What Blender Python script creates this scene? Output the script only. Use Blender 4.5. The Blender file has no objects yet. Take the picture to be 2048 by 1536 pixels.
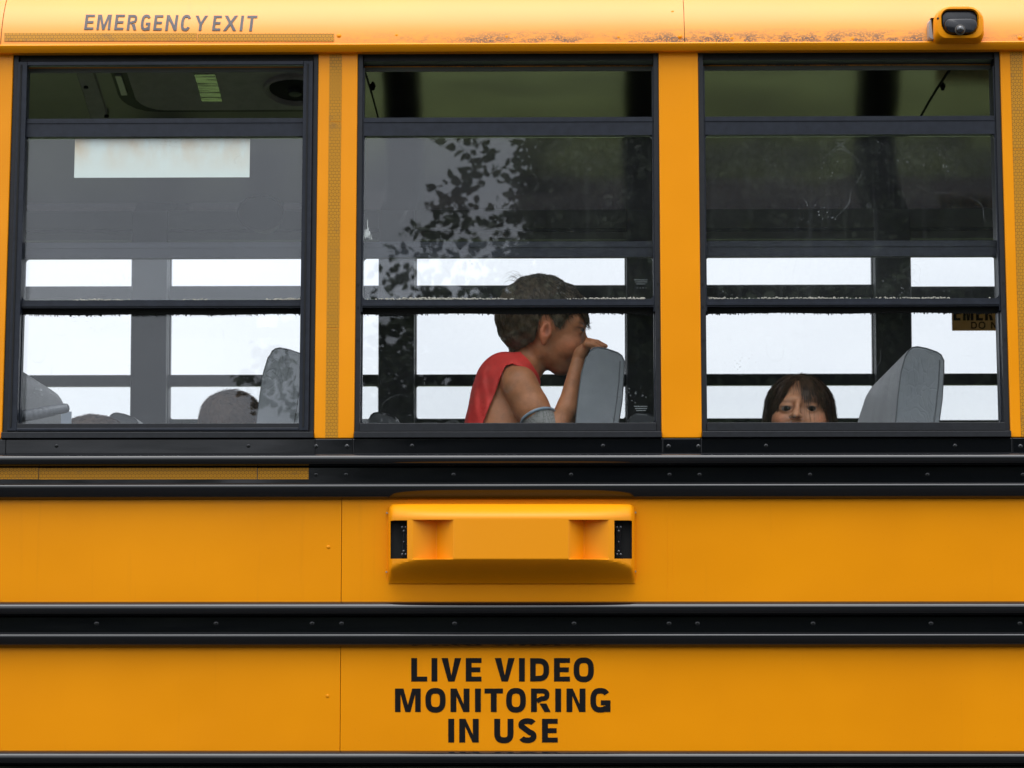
import bpy, bmesh, math, random
import numpy as np
from mathutils import Vector, Matrix, noise
random.seed(7); RNG = np.random.default_rng(7)
rad = math.radians
# ------------------------------------------------------------------ camera, world, sun
D = 5.45; TH = rad(6.75); PSI = rad(.86); LEAN = .04; W = 2.25
CAM = np.array([.089, -D, 1.35]); F = 1000 * D / math.cos(TH)
FW = np.array([-math.sin(PSI) * math.cos(TH), math.cos(PSI) * math.cos(TH), math.sin(TH)])
RT = np.array([math.cos(PSI), math.sin(PSI), 0.]); UP = np.cross(RT, FW)
scene = bpy.context.scene
cd = bpy.data.cameras.new('camera'); cam = bpy.data.objects.new('camera', cd); scene.collection.objects.link(cam)
cam.matrix_world = Matrix(((RT[0], UP[0], -FW[0], CAM[0]), (RT[1], UP[1], -FW[1], CAM[1]), (RT[2], UP[2], -FW[2], CAM[2]), (0, 0, 0, 1)))
cd.sensor_width = 36; cd.lens = 36 * F / 2048; cd.clip_end = 2000; cd.clip_start = .1
cd.dof.use_dof = True; cd.dof.focus_distance = 5.55; cd.dof.aperture_fstop = 13
scene.camera = cam
world = bpy.data.worlds.new('World'); scene.world = world; world.use_nodes = True
wn = world.node_tree; wn.nodes.clear(); N = wn.nodes.new; Lk = wn.links.new
SUN_EL, SUN_AZ = rad(72), rad(190)      # azimuth from +Y, clockwise: behind the camera
sky = N('ShaderNodeTexSky'); sky.sky_type = 'NISHITA'; sky.sun_disc = False; sky.sun_elevation = SUN_EL; sky.sun_rotation = SUN_AZ
sky.dust_density = 3
s1 = N('ShaderNodeVectorMath'); s1.operation = 'SCALE'; s1.inputs['Scale'].default_value = .1
Lk(sky.outputs[0], s1.inputs[0])
tc = N('ShaderNodeTexCoord'); ns = N('ShaderNodeTexNoise'); ns.inputs['Scale'].default_value = 5; ns.inputs['Detail'].default_value = 5
mp = N('ShaderNodeMapping'); mp.inputs['Scale'].default_value = (1, 1, 2.5)
Lk(tc.outputs['Generated'], mp.inputs[0]); Lk(mp.outputs[0], ns.inputs['Vector'])
rp = N('ShaderNodeValToRGB'); rp.color_ramp.elements[0].position = .3; rp.color_ramp.elements[1].position = .75
rp.color_ramp.elements[0].color = (1.02, 1.08, 1.18, 1); rp.color_ramp.elements[1].color = (1.22, 1.26, 1.34, 1)
Lk(ns.outputs[0], rp.inputs[0])
sx = N('ShaderNodeSeparateXYZ'); Lk(tc.outputs['Generated'], sx.inputs[0])
mr = N('ShaderNodeMapRange'); mr.inputs[1].default_value = 0.15; mr.inputs[2].default_value = 1; mr.inputs[3].default_value = 1.0; mr.inputs[4].default_value = 2.8
Lk(sx.outputs[2], mr.inputs[0])
s2 = N('ShaderNodeVectorMath'); s2.operation = 'SCALE'; Lk(rp.outputs[0], s2.inputs[0]); Lk(mr.outputs[0], s2.inputs['Scale'])
mx = N('ShaderNodeMix'); mx.data_type = 'RGBA'; mx.inputs[0].default_value = .93
Lk(s1.outputs[0], mx.inputs[6]); Lk(s2.outputs[0], mx.inputs[7])
bg = N('ShaderNodeBackground'); bg.inputs[1].default_value = 1.0; Lk(mx.outputs[2], bg.inputs[0])
wo = N('ShaderNodeOutputWorld'); Lk(bg.outputs[0], wo.inputs[0])
sl = bpy.data.lights.new('sun', 'SUN'); sl.energy = 1.3; sl.angle = rad(35); sl.color = (1, .97, .92)
so = bpy.data.objects.new('sun', sl); scene.collection.objects.link(so)
sd = Vector((math.sin(SUN_AZ) * math.cos(SUN_EL), math.cos(SUN_AZ) * math.cos(SUN_EL), math.sin(SUN_EL)))
so.rotation_euler = sd.to_track_quat('Z', 'Y').to_euler(); so.location = (0, -5, 12)
vs = scene.view_settings; vs.view_transform = 'Standard'; vs.look = 'None'; vs.exposure = 0; vs.gamma = 1; vs.use_curve_mapping = False
scene.render.resolution_x = 1024; scene.render.resolution_y = 768
scene.cycles.transparent_max_bounces = 24; scene.cycles.max_bounces = 8; scene.cycles.caustics_reflective = False

# ------------------------------------------------------------------ measuring helpers (photo measurement -> metres on a plane of the bus)
def ray(px, py): return FW * F + RT * (px - 1024) - UP * (py - 768)
def P(px, py, y=0.):
    d = ray(px, py); t = (y - CAM[1]) / d[1]; return CAM + t * d
ZS = P(1024, 877)[2]                       # height where the window band starts to lean inwards
def S(px, py, o=0.):                       # point of the leaning window band, o metres inside its face
    d = ray(px, py); t = (o + LEAN * (CAM[2] - ZS) - CAM[1]) / (d[1] - LEAN * d[2]); return CAM + t * d
def sx_(px, o=0., py=500): return S(px, py, o)[0]
def sz_(py, o=0.): return S(1100, py, o)[2]
def near(v): return (v[0], v[1] + LEAN * max(0, v[2] - ZS), v[2])
def far(v): return (v[0], W - v[1] - LEAN * max(0, v[2] - ZS), v[2])

# ------------------------------------------------------------------ scene helpers
COL = scene.collection
def empty(name, loc=(0, 0, 0)):
    o = bpy.data.objects.new(name, None); COL.objects.link(o); o.location = loc; o.empty_display_size = .1; return o
def tag(o, label=None, cat=None, group=None, kind=None):
    if label: o['label'] = label
    if cat: o['category'] = cat
    if group: o['group'] = group
    if kind: o['kind'] = kind
    return o
class MB:
    def __init__(s): s.v = []; s.f = []
    def add(s, vs_, fs):
        b = len(s.v); s.v += [tuple(map(float, v)) for v in vs_]; s.f += [tuple(b + i for i in f) for f in fs]; return s
    def box(s, x0, x1, y0, y1, z0, z1):
        return s.add([(x0, y0, z0), (x1, y0, z0), (x1, y1, z0), (x0, y1, z0), (x0, y0, z1), (x1, y0, z1), (x1, y1, z1), (x0, y1, z1)],
                     [(0, 3, 2, 1), (4, 5, 6, 7), (0, 1, 5, 4), (1, 2, 6, 5), (2, 3, 7, 6), (3, 0, 4, 7)])
    def extr(s, poly, y0, y1):             # polygon in (x,z), thickness along y
        n = len(poly); vs_ = [(x, y0, z) for x, z in poly] + [(x, y1, z) for x, z in poly]
        return s.add(vs_, [tuple(range(n)), tuple(range(2 * n - 1, n - 1, -1))] + [(i, i + n, (i + 1) % n + n, (i + 1) % n) for i in range(n)])
    def along(s, prof, x0, x1, cap=True):  # profile in (y,z), run along x
        n = len(prof); vs_ = [(x0, y, z) for y, z in prof] + [(x1, y, z) for y, z in prof]
        fs = [(i, (i + 1) % n, (i + 1) % n + n, i + n) for i in range(n)]
        if cap: fs += [tuple(range(n - 1, -1, -1)), tuple(range(n, 2 * n))]
        return s.add(vs_, fs)
    def loft(s, rings, cap0=True, cap1=True, closed=True):
        n = len(rings[0]); vs_ = [p for r in rings for p in r]; fs = []
        for k in range(len(rings) - 1):
            for i in range(n if closed else n - 1):
                j = (i + 1) % n; fs.append((k * n + i, k * n + j, (k + 1) * n + j, (k + 1) * n + i))
        if cap0: fs.append(tuple(range(n - 1, -1, -1)))
        if cap1: fs.append(tuple(range((len(rings) - 1) * n, len(rings) * n)))
        return s.add(vs_, fs)
    def tube(s, pts, radii, n=10):
        rings = []
        for i, p in enumerate(pts):
            a = Vector(pts[max(i - 1, 0)]); b = Vector(pts[min(i + 1, len(pts) - 1)]); t = (b - a).normalized()
            u = t.orthogonal().normalized() if abs(t.z) > .9 else t.cross(Vector((0, 0, 1))).normalized(); w = t.cross(u)
            r = radii[i] if hasattr(radii, '__len__') else radii
            rings.append([Vector(p) + (u * math.cos(2 * math.pi * k / n) + w * math.sin(2 * math.pi * k / n)) * r for k in range(n)])
        return s.loft(rings)
    def dome(s, c, r, h, n=14):            # a rivet / screw head facing -y
        rings = []
        for a in (0, .35, .7, 1.0, 1.3):
            rr = r * math.cos(a); rings.append([(c[0] + rr * math.cos(2 * math.pi * k / n), c[1] - h * math.sin(a), c[2] + rr * math.sin(2 * math.pi * k / n)) for k in range(n)])
        return s.loft(rings)
    def build(s, name, m, parent=None, xf=None, bevel=0, smooth=30, recalc=True, seg=2):
        me = bpy.data.meshes.new(name); me.from_pydata([xf(v) for v in s.v] if xf else s.v, [], s.f)
        if recalc:
            bm = bmesh.new(); bm.from_mesh(me); bmesh.ops.recalc_face_normals(bm, faces=bm.faces); bm.to_mesh(me); bm.free()
        for q in (m if isinstance(m, (list, tuple)) else [m]): me.materials.append(q)
        if smooth:
            me.shade_smooth(); me.set_sharp_from_angle(angle=rad(smooth))
        o = bpy.data.objects.new(name, me); COL.objects.link(o)
        if parent: o.parent = parent; 
        if parent is not None and parent.location.length: o.matrix_parent_inverse = Matrix.Translation(-parent.location)
        if bevel:
            bv = o.modifiers.new('bevel', 'BEVEL'); bv.width = bevel; bv.segments = seg; bv.limit_method = 'ANGLE'; bv.angle_limit = rad(40); bv.harden_normals = True
        return o
def children(o, pool): return [c for c in pool if c.parent is o]
def copy_tree(o, parent, dx):
    pool = list(COL.objects)
    def rec(a, par, top):
        c = a.copy(); COL.objects.link(c); c.parent = par; c.matrix_parent_inverse = a.matrix_parent_inverse.copy()
        if top: c.location.x += dx
        for ch in children(a, pool): rec(ch, c, False)
        return c
    return rec(o, parent, True)

# ------------------------------------------------------------------ materials
def new_mat(name):
    m = bpy.data.materials.new(name); m.use_nodes = True; nt = m.node_tree; b = nt.nodes['Principled BSDF']; return m, nt, b
def coords(nt, scale=(1, 1, 1), rot=(0, 0, 0), out='Object'):
    t = nt.nodes.new('ShaderNodeTexCoord'); q = nt.nodes.new('ShaderNodeMapping'); q.inputs['Scale'].default_value = scale; q.inputs['Rotation'].default_value = rot
    nt.links.new(t.outputs[out], q.inputs[0]); return q.outputs[0]
def noise_n(nt, vec, scale, detail=4, rough=.6):
    n = nt.nodes.new('ShaderNodeTexNoise'); n.inputs['Scale'].default_value = scale; n.inputs['Detail'].default_value = detail; n.inputs['Roughness'].default_value = rough
    nt.links.new(vec, n.inputs['Vector']); return n.outputs[0]
def ramp(nt, fac, stops):
    r = nt.nodes.new('ShaderNodeValToRGB'); e = r.color_ramp.elements
    while len(e) < len(stops): e.new(.5)
    for i, (p, c) in enumerate(stops):
        e[i].position = p; e[i].color = (c, c, c, 1) if not hasattr(c, '__len__') else (*c, 1)
    nt.links.new(fac, r.inputs[0]); return r.outputs[0]
def mixc(nt, fac, a, b):
    m = nt.nodes.new('ShaderNodeMix'); m.data_type = 'RGBA'
    for s_, v in ((0, fac), (6, a), (7, b)):
        if isinstance(v, (int, float)): m.inputs[s_].default_value = v
        elif isinstance(v, tuple): m.inputs[s_].default_value = (*v, 1)
        else: nt.links.new(v, m.inputs[s_])
    return m.outputs[2]
def mathn(nt, op, a, b=0.):
    m = nt.nodes.new('ShaderNodeMath'); m.operation = op
    for i, v in enumerate((a, b)):
        if isinstance(v, (int, float)): m.inputs[i].default_value = v
        else: nt.links.new(v, m.inputs[i])
    return m.outputs[0]
def bump(nt, b, h, strength, dist=.002):
    n = nt.nodes.new('ShaderNodeBump'); n.inputs['Strength'].default_value = strength; n.inputs['Distance'].default_value = dist
    nt.links.new(h, n.inputs['Height']); nt.links.new(n.outputs[0], b.inputs['Normal']); return n
def plain(name, col, rough=.5, metal=0., coat=0., nz=(0, 0), bmp=(0, 0), spec=.5):
    m, nt, b = new_mat(name); b.inputs['Base Color'].default_value = (*col, 1); b.inputs['Roughness'].default_value = rough
    b.inputs['Metallic'].default_value = metal; b.inputs['Coat Weight'].default_value = coat; b.inputs['Coat Roughness'].default_value = .08
    b.inputs['Specular IOR Level'].default_value = spec
    v = coords(nt)
    if nz[0]:
        n = noise_n(nt, v, nz[0]); dk = tuple(c * (1 - nz[1]) for c in col); lt = tuple(min(1, c * (1 + nz[1])) for c in col)
        nt.links.new(mixc(nt, ramp(nt, n, [(.3, 0.), (.7, 1.)]), dk, lt), b.inputs['Base Color'])
    if bmp[0]: bump(nt, b, noise_n(nt, v, bmp[0], 5), bmp[1])
    return m
YEL = (.80, .285, .004)
def yellow(name, dirt=False, grimeband=False):
    m, nt, b = new_mat(name); v = coords(nt)
    n1 = noise_n(nt, v, 2.2, 3); col = mixc(nt, ramp(nt, n1, [(.35, 0.), (.65, 1.)]), (.79, .268, .0), (.85, .295, .0))
    b.inputs['Roughness'].default_value = .38; b.inputs['Specular IOR Level'].default_value = .15; b.inputs['Coat Weight'].default_value = .14 if not dirt else .6; b.inputs['Coat Roughness'].default_value = .10 if not dirt else .33; b.inputs['Coat IOR'].default_value = 1.5 if not dirt else 1.62
    # faint vertical run marks and fine speck
    st = noise_n(nt, coords(nt, (14, 1, .7)), 3, 4); col = mixc(nt, mathn(nt, 'MULTIPLY', ramp(nt, st, [(.62, 0.), (.78, 1.)]), .18), col, (.55, .19, .01))
    sp = noise_n(nt, v, 420, 2); col = mixc(nt, mathn(nt, 'MULTIPLY', ramp(nt, sp, [(.72, 0.), (.76, 1.)]), .35), col, (.3, .13, .03))
    if dirt:                               # lichen and grime caught along the lower edge of the roof skin
        ge = nt.nodes.new('ShaderNodeTexCoord'); sp_ = nt.nodes.new('ShaderNodeSeparateXYZ'); nt.links.new(ge.outputs['Object'], sp_.inputs[0])
        zz = mathn(nt, 'SUBTRACT', sp_.outputs[2], sz_(86, -.03))
        band = ramp(nt, mathn(nt, 'MULTIPLY', zz, 12.), [(0., 1.), (.12, .85), (.42, 0.)])
        lo = noise_n(nt, coords(nt, (1, 1, 1)), 4.3, 4, .65)
        fine = noise_n(nt, coords(nt, (1, 1, 1.4)), 230, 4, .75); med = noise_n(nt, coords(nt, (1, 1, 2.5)), 28, 4, .7)
        xr = ramp(nt, mathn(nt, 'ADD', mathn(nt, 'MULTIPLY', sp_.outputs[0], .4), .5), [(.30, 0.), (.42, .35), (.50, 1.), (.8, .9), (.95, .7)])
        a = mathn(nt, 'MULTIPLY', band, mathn(nt, 'MULTIPLY', ramp(nt, med, [(.40, 0.), (.56, 1.)]), ramp(nt, lo, [(.34, .14), (.50, 1.)])))
        a = mathn(nt, 'MULTIPLY', mathn(nt, 'MULTIPLY', a, xr), ramp(nt, fine, [(.42, 0.), (.50, 1.)]))
        col = mixc(nt, mathn(nt, 'MINIMUM', mathn(nt, 'MULTIPLY', a, 1.3), .92), col, (.10, .055, .03))
        nt.links.new(mathn(nt, 'ADD', mathn(nt, 'MULTIPLY', a, .5), .30), b.inputs['Roughness'])
    nt.links.new(col, b.inputs['Base Color'])
    big = noise_n(nt, coords(nt, (1, 1, 1.6)), 2.4, 2, .4); mid = noise_n(nt, v, 150, 2)
    h = mathn(nt, 'ADD', mathn(nt, 'MULTIPLY', big, 1.), mathn(nt, 'MULTIPLY', mid, .004))
    bump(nt, b, h, .5, .012)
    return m
M_yel = yellow('yellow_paint'); M_roof = yellow('roof_paint', dirt=True)
M_hous = plain('housing_plastic', (.83, .29, .0), .42, bmp=(900, .05), spec=.3)
def blackpaint():
    m, nt, b = new_mat('black_paint'); b.inputs['Base Color'].default_value = (.004, .0045, .006, 1)
    v = coords(nt); st = noise_n(nt, coords(nt, (.8, 1, 9)), 6, 4)
    nt.links.new(ramp(nt, st, [(.35, .05), (.7, .12)]), b.inputs['Roughness'])
    bump(nt, b, noise_n(nt, coords(nt, (.6, 1, 2)), 7, 2), .07, .004); return m
M_blk = blackpaint()
M_alu = plain('anodised_frame', (.013, .016, .024), .38, 0, 0, (60, .25), (500, .04), .25)
M_alu2 = plain('dark_frame', (.008, .009, .012), .42, 0, 0, (80, .3), (0, 0), .35)
M_rub = plain('brush_rubber', (.006, .006, .006), .9)
M_line = plain('interior_lining', (.055, .06, .07), .55, 0, 0, (8, .2))
M_hdr = plain('interior_header', (.19, .19, .20), .55, 0, 0, (5, .1))
def ceilmat():
    m, nt, b = new_mat('glossy_ceiling'); b.inputs['Metallic'].default_value = 1.; v = coords(nt, (1, .35, 1))
    nt.links.new(mixc(nt, noise_n(nt, v, 3, 3), (.175, .16, .16), (.235, .215, .215)), b.inputs['Base Color'])
    b.inputs['Roughness'].default_value = .11; bump(nt, b, noise_n(nt, coords(nt, (1.0, .7, 1)), 2.2, 2, .4), .5, .02); return m
M_ceil = ceilmat()
M_hatch = plain('hatch_panel', (.46, .42, .40), .5, 0, 0, (30, .12), (300, .1))
M_floor = plain('rubber_floor', (.03, .03, .032), .6)
def vinyl():
    m, nt, b = new_mat('grey_vinyl'); v = coords(nt)
    col = mixc(nt, ramp(nt, noise_n(nt, v, 9, 4), [(.3, 0.), (.7, 1.)]), (.20, .22, .24), (.27, .29, .31))
    nt.links.new(col, b.inputs['Base Color']); b.inputs['Roughness'].default_value = .42
    wv = nt.nodes.new('ShaderNodeTexVoronoi'); wv.feature = 'DISTANCE_TO_EDGE'; wv.inputs['Scale'].default_value = 62
    dv = nt.nodes.new('ShaderNodeVectorMath'); dv.operation = 'ADD'; nn = nt.nodes.new('ShaderNodeTexNoise'); nn.inputs['Scale'].default_value = 14
    vv = coords(nt, (1, 1, .55), (0, .5, 0)); nt.links.new(vv, nn.inputs['Vector']); nt.links.new(vv, dv.inputs[0])
    sc = nt.nodes.new('ShaderNodeVectorMath'); sc.operation = 'SCALE'; sc.inputs['Scale'].default_value = .12; nt.links.new(nn.outputs[1], sc.inputs[0]); nt.links.new(sc.outputs[0], dv.inputs[1])
    nt.links.new(dv.outputs[0], wv.inputs['Vector'])
    cr = ramp(nt, wv.outputs[0], [(0., 0.), (.09, 1.)]); gate = ramp(nt, noise_n(nt, v, 8, 2), [(.42, 0.), (.6, 1.)])
    crease = mathn(nt, 'MULTIPLY', mathn(nt, 'SUBTRACT', 1., cr), gate)
    h = mathn(nt, 'SUBTRACT', mathn(nt, 'MULTIPLY', noise_n(nt, v, 260, 3), .35), mathn(nt, 'MULTIPLY', crease, 1.1))
    bump(nt, b, h, .34, .002); return m
M_vin = vinyl(); M_vin2 = plain('grey_vinyl_piping', (.10, .11, .12), .45)
def glassmat(name, haze, speck, seed, streak=0.):
    m = bpy.data.materials.new(name); m.use_nodes = True; nt = m.node_tree; nt.nodes.clear(); L = nt.links.new
    out = nt.nodes.new('ShaderNodeOutputMaterial'); tr = nt.nodes.new('ShaderNodeBsdfTransparent'); tr.inputs[0].default_value = (.985, .99, .99, 1)
    gl = nt.nodes.new('ShaderNodeBsdfGlossy'); gl.inputs['Roughness'].default_value = .0; gl.inputs[0].default_value = (.95, .97, 1, 1)
    lw = nt.nodes.new('ShaderNodeLayerWeight'); lw.inputs[0].default_value = .5
    f = mathn(nt, 'ADD', mathn(nt, 'MULTIPLY', mathn(nt, 'POWER', lw.outputs['Facing'], 5.), .95), .042)
    mx = nt.nodes.new('ShaderNodeMixShader'); L(f, mx.inputs[0]); L(tr.outputs[0], mx.inputs[1]); L(gl.outputs[0], mx.inputs[2])
    df = nt.nodes.new('ShaderNodeBsdfDiffuse'); df.inputs[0].default_value = (.62, .66, .68, 1)
    v = coords(nt); q = nt.nodes.new('ShaderNodeVectorMath'); q.operation = 'ADD'; q.inputs[1].default_value = (seed, seed * .7, seed * 1.3); L(v, q.inputs[0]); v = q.outputs[0]
    vo = nt.nodes.new('ShaderNodeTexVoronoi'); vo.inputs['Scale'].default_value = 110; L(v, vo.inputs['Vector'])
    thr = mathn(nt, 'SUBTRACT', mathn(nt, 'MULTIPLY', ramp(nt, noise_n(nt, v, 7, 3), [(.45, 0.), (.75, 1.)]), .42), .12)
    dots = mathn(nt, 'LESS_THAN', vo.outputs['Distance'], thr)
    cloud = ramp(nt, noise_n(nt, v, 4, 4), [(.4, .4), (.75, 1.)])
    # scratches: thin ridges of a stretched noise
    rid = mathn(nt, 'ABSOLUTE', mathn(nt, 'SUBTRACT', noise_n(nt, v, 6, 1), .5)); scr = mathn(nt, 'MULTIPLY', mathn(nt, 'LESS_THAN', rid, .0012), ramp(nt, noise_n(nt, v, 9, 2), [(.54, 0.), (.64, 1.)]))
    fine = mathn(nt, 'GREATER_THAN', noise_n(nt, v, 300, 2), .77)
    a = mathn(nt, 'MULTIPLY', cloud, haze)
    a = mathn(nt, 'ADD', a, mathn(nt, 'MULTIPLY', dots, speck)); a = mathn(nt, 'ADD', a, mathn(nt, 'MULTIPLY', scr, .06)); a = mathn(nt, 'ADD', a, mathn(nt, 'MULTIPLY', fine, speck * .5))
    if streak:
        sv = nt.nodes.new('ShaderNodeMapping'); sv.inputs['Scale'].default_value = (70, 1, 2.2); L(v, sv.inputs[0])
        a = mathn(nt, 'ADD', a, mathn(nt, 'MULTIPLY', ramp(nt, noise_n(nt, sv.outputs[0], 1, 3), [(.55, 0.), (.75, 1.)]), streak))
    a = mathn(nt, 'MINIMUM', a, .8)
    m2 = nt.nodes.new('ShaderNodeMixShader'); L(a, m2.inputs[0]); L(mx.outputs[0], m2.inputs[1]); L(df.outputs[0], m2.inputs[2]); L(m2.outputs[0], out.inputs[0])
    return m
M_gs = glassmat('sash_glass', .012, .11, 3.1, .006); M_gp = glassmat('pane_glass', .006, .12, 9.7); M_gf = glassmat('far_glass', .003, .0, 5.5)
def tapemat():
    m, nt, b = new_mat('reflective_tape'); sh = nt.nodes.new('ShaderNodeTexCoord'); sp_ = nt.nodes.new('ShaderNodeSeparateXYZ'); nt.links.new(sh.outputs['Object'], sp_.inputs[0])
    k = 1 / .0074; xx = mathn(nt, 'MULTIPLY', sp_.outputs[0], k); zz = mathn(nt, 'MULTIPLY', sp_.outputs[2], k * 1.15)
    row = mathn(nt, 'FLOOR', zz); off = mathn(nt, 'MULTIPLY', mathn(nt, 'MODULO', row, 2.), .5)
    fx = mathn(nt, 'ABSOLUTE', mathn(nt, 'SUBTRACT', mathn(nt, 'FRACT', mathn(nt, 'ADD', xx, mathn(nt, 'ADD', off, 100.))), .5))
    fz = mathn(nt, 'ABSOLUTE', mathn(nt, 'SUBTRACT', mathn(nt, 'FRACT', zz), .5))
    d = mathn(nt, 'MAXIMUM', fz, mathn(nt, 'ADD', mathn(nt, 'MULTIPLY', fx, .9), mathn(nt, 'MULTIPLY', fz, .45)))
    line = ramp(nt, d, [(.36, 0.), (.44, 1.)])
    v = coords(nt); col = mixc(nt, line, (.58, .25, .006), (.30, .13, .008))
    inner = ramp(nt, d, [(.10, 1.), (.2, 0.)]); col = mixc(nt, inner, col, (.32, .135, .01))
    dirt = mathn(nt, 'MULTIPLY', ramp(nt, noise_n(nt, coords(nt, (1, 1, 2)), 16, 5, .7), [(.58, 0.), (.70, 1.)]), .45); col = mixc(nt, dirt, col, (.13, .08, .04))
    nt.links.new(col, b.inputs['Base Color']); b.inputs['Roughness'].default_value = .4; b.inputs['Specular IOR Level'].default_value = .25; return m
M_tape = tapemat()
M_tapel = plain('tape_edge', (.72, .33, .02), .4)
M_ink = plain('black_lettering', (.004, .0035, .004), .6, spec=.15)
M_ink2 = plain('faded_lettering', (.09, .078, .078), .6, 0, 0, (45, .22))
def decal():
    m, nt, b = new_mat('blank_label'); v = coords(nt, (1, 1, .6)); z = coords(nt)
    n = noise_n(nt, v, 14, 4); sp_ = nt.nodes.new('ShaderNodeSeparateXYZ'); nt.links.new(z, sp_.inputs[0])
    g = mathn(nt, 'MULTIPLY', mathn(nt, 'SUBTRACT', sp_.outputs[2], sz_(345)), 13.)
    st = mathn(nt, 'MULTIPLY', ramp(nt, n, [(.35, 0.), (.65, 1.)]), ramp(nt, g, [(0., 0.), (.9, .8)]))
    nt.links.new(mixc(nt, st, (.70, .78, .72), (.62, .42, .20)), b.inputs['Base Color']); b.inputs['Roughness'].default_value = .6; return m
M_dec = decal()
M_sign = plain('tan_sign', (.30, .21, .10), .5, 0, 0, (40, .25))
_nt = M_sign.node_tree; _t = _nt.nodes.new('ShaderNodeBsdfTranslucent'); _t.inputs[0].default_value = (.42, .30, .14, 1); _m = _nt.nodes.new('ShaderNodeMixShader'); _m.inputs[0].default_value = .55
_nt.links.new(_nt.nodes['Principled BSDF'].outputs[0], _m.inputs[1]); _nt.links.new(_t.outputs[0], _m.inputs[2]); _nt.links.new(_m.outputs[0], _nt.nodes['Material Output'].inputs[0])
M_dirt = plain('dried_dirt', (.52, .50, .44), .9)
M_lens = plain('black_gloss', (.006, .006, .008), .05, 0, 1.)
M_gblk = plain('black_plastic', (.004, .0045, .007), .22, spec=.35)
M_led = plain('clear_led', (.10, .10, .11), .12, .3)
M_steel = plain('grey_plastic', (.35, .35, .36), .4, .3)
M_bolt = plain('zinc_bolt', (.45, .40, .35), .35, .9)
M_shirt = None

# ------------------------------------------------------------------ ground
def sheet(name, x0, x1, y0, y1, z, m, label):
    o = MB().add([(x0, y0, z), (x1, y0, z), (x1, y1, z), (x0, y1, z)], [(0, 1, 2, 3)]).build(name, m, smooth=0); return tag(o, label, None, None, 'structure')
M_grs = plain('grass_ground', (.078, .108, .034), .9, 0, 0, (.9, .45)); M_asp = plain('asphalt', (.05, .05, .052), .85, 0, 0, (3, .25), (400, .3))
sheet('ground', -400, 400, -400, 400, -.004, M_grs, 'short green grass stretching away on both sides of the road')
sheet('road', -400, 400, -9, 3.1, 0., M_asp, 'dark grey asphalt road under the bus')

# ------------------------------------------------------------------ THE BUS
bus = empty('school_bus', (0, W / 2, 0))
tag(bus, 'yellow school bus with black rub rails and sliding windows, seen side on', 'bus')
Z133B = sz_(132, .052)
xw0, xw1 = sx_(712), sx_(1320); PITCH = sx_(1400) - sx_(712); PW = PITCH - (xw1 - xw0)
BAYS = range(-2, 4); XA = xw0 - PITCH * 2 - PW; XB = xw0 + 4 * PITCH
Z = {k: sz_(k) for k in (85, 95, 103, 118, 130, 133, 233, 275, 483, 517, 597, 618, 845, 863, 877)}
Z[483], Z[517] = sz_(483, .03), sz_(517, .05); Z275B, Z618B = sz_(275, .028), sz_(617, .028); Z845G = sz_(845, .05)
ZR = sz_(85, -.03)
def pz(py, o=0.): return P(1100, py, o)[2]
def pxx(px, py, o=0.): return P(px, py, o)[0]

def lean_sub(o): return o
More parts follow.
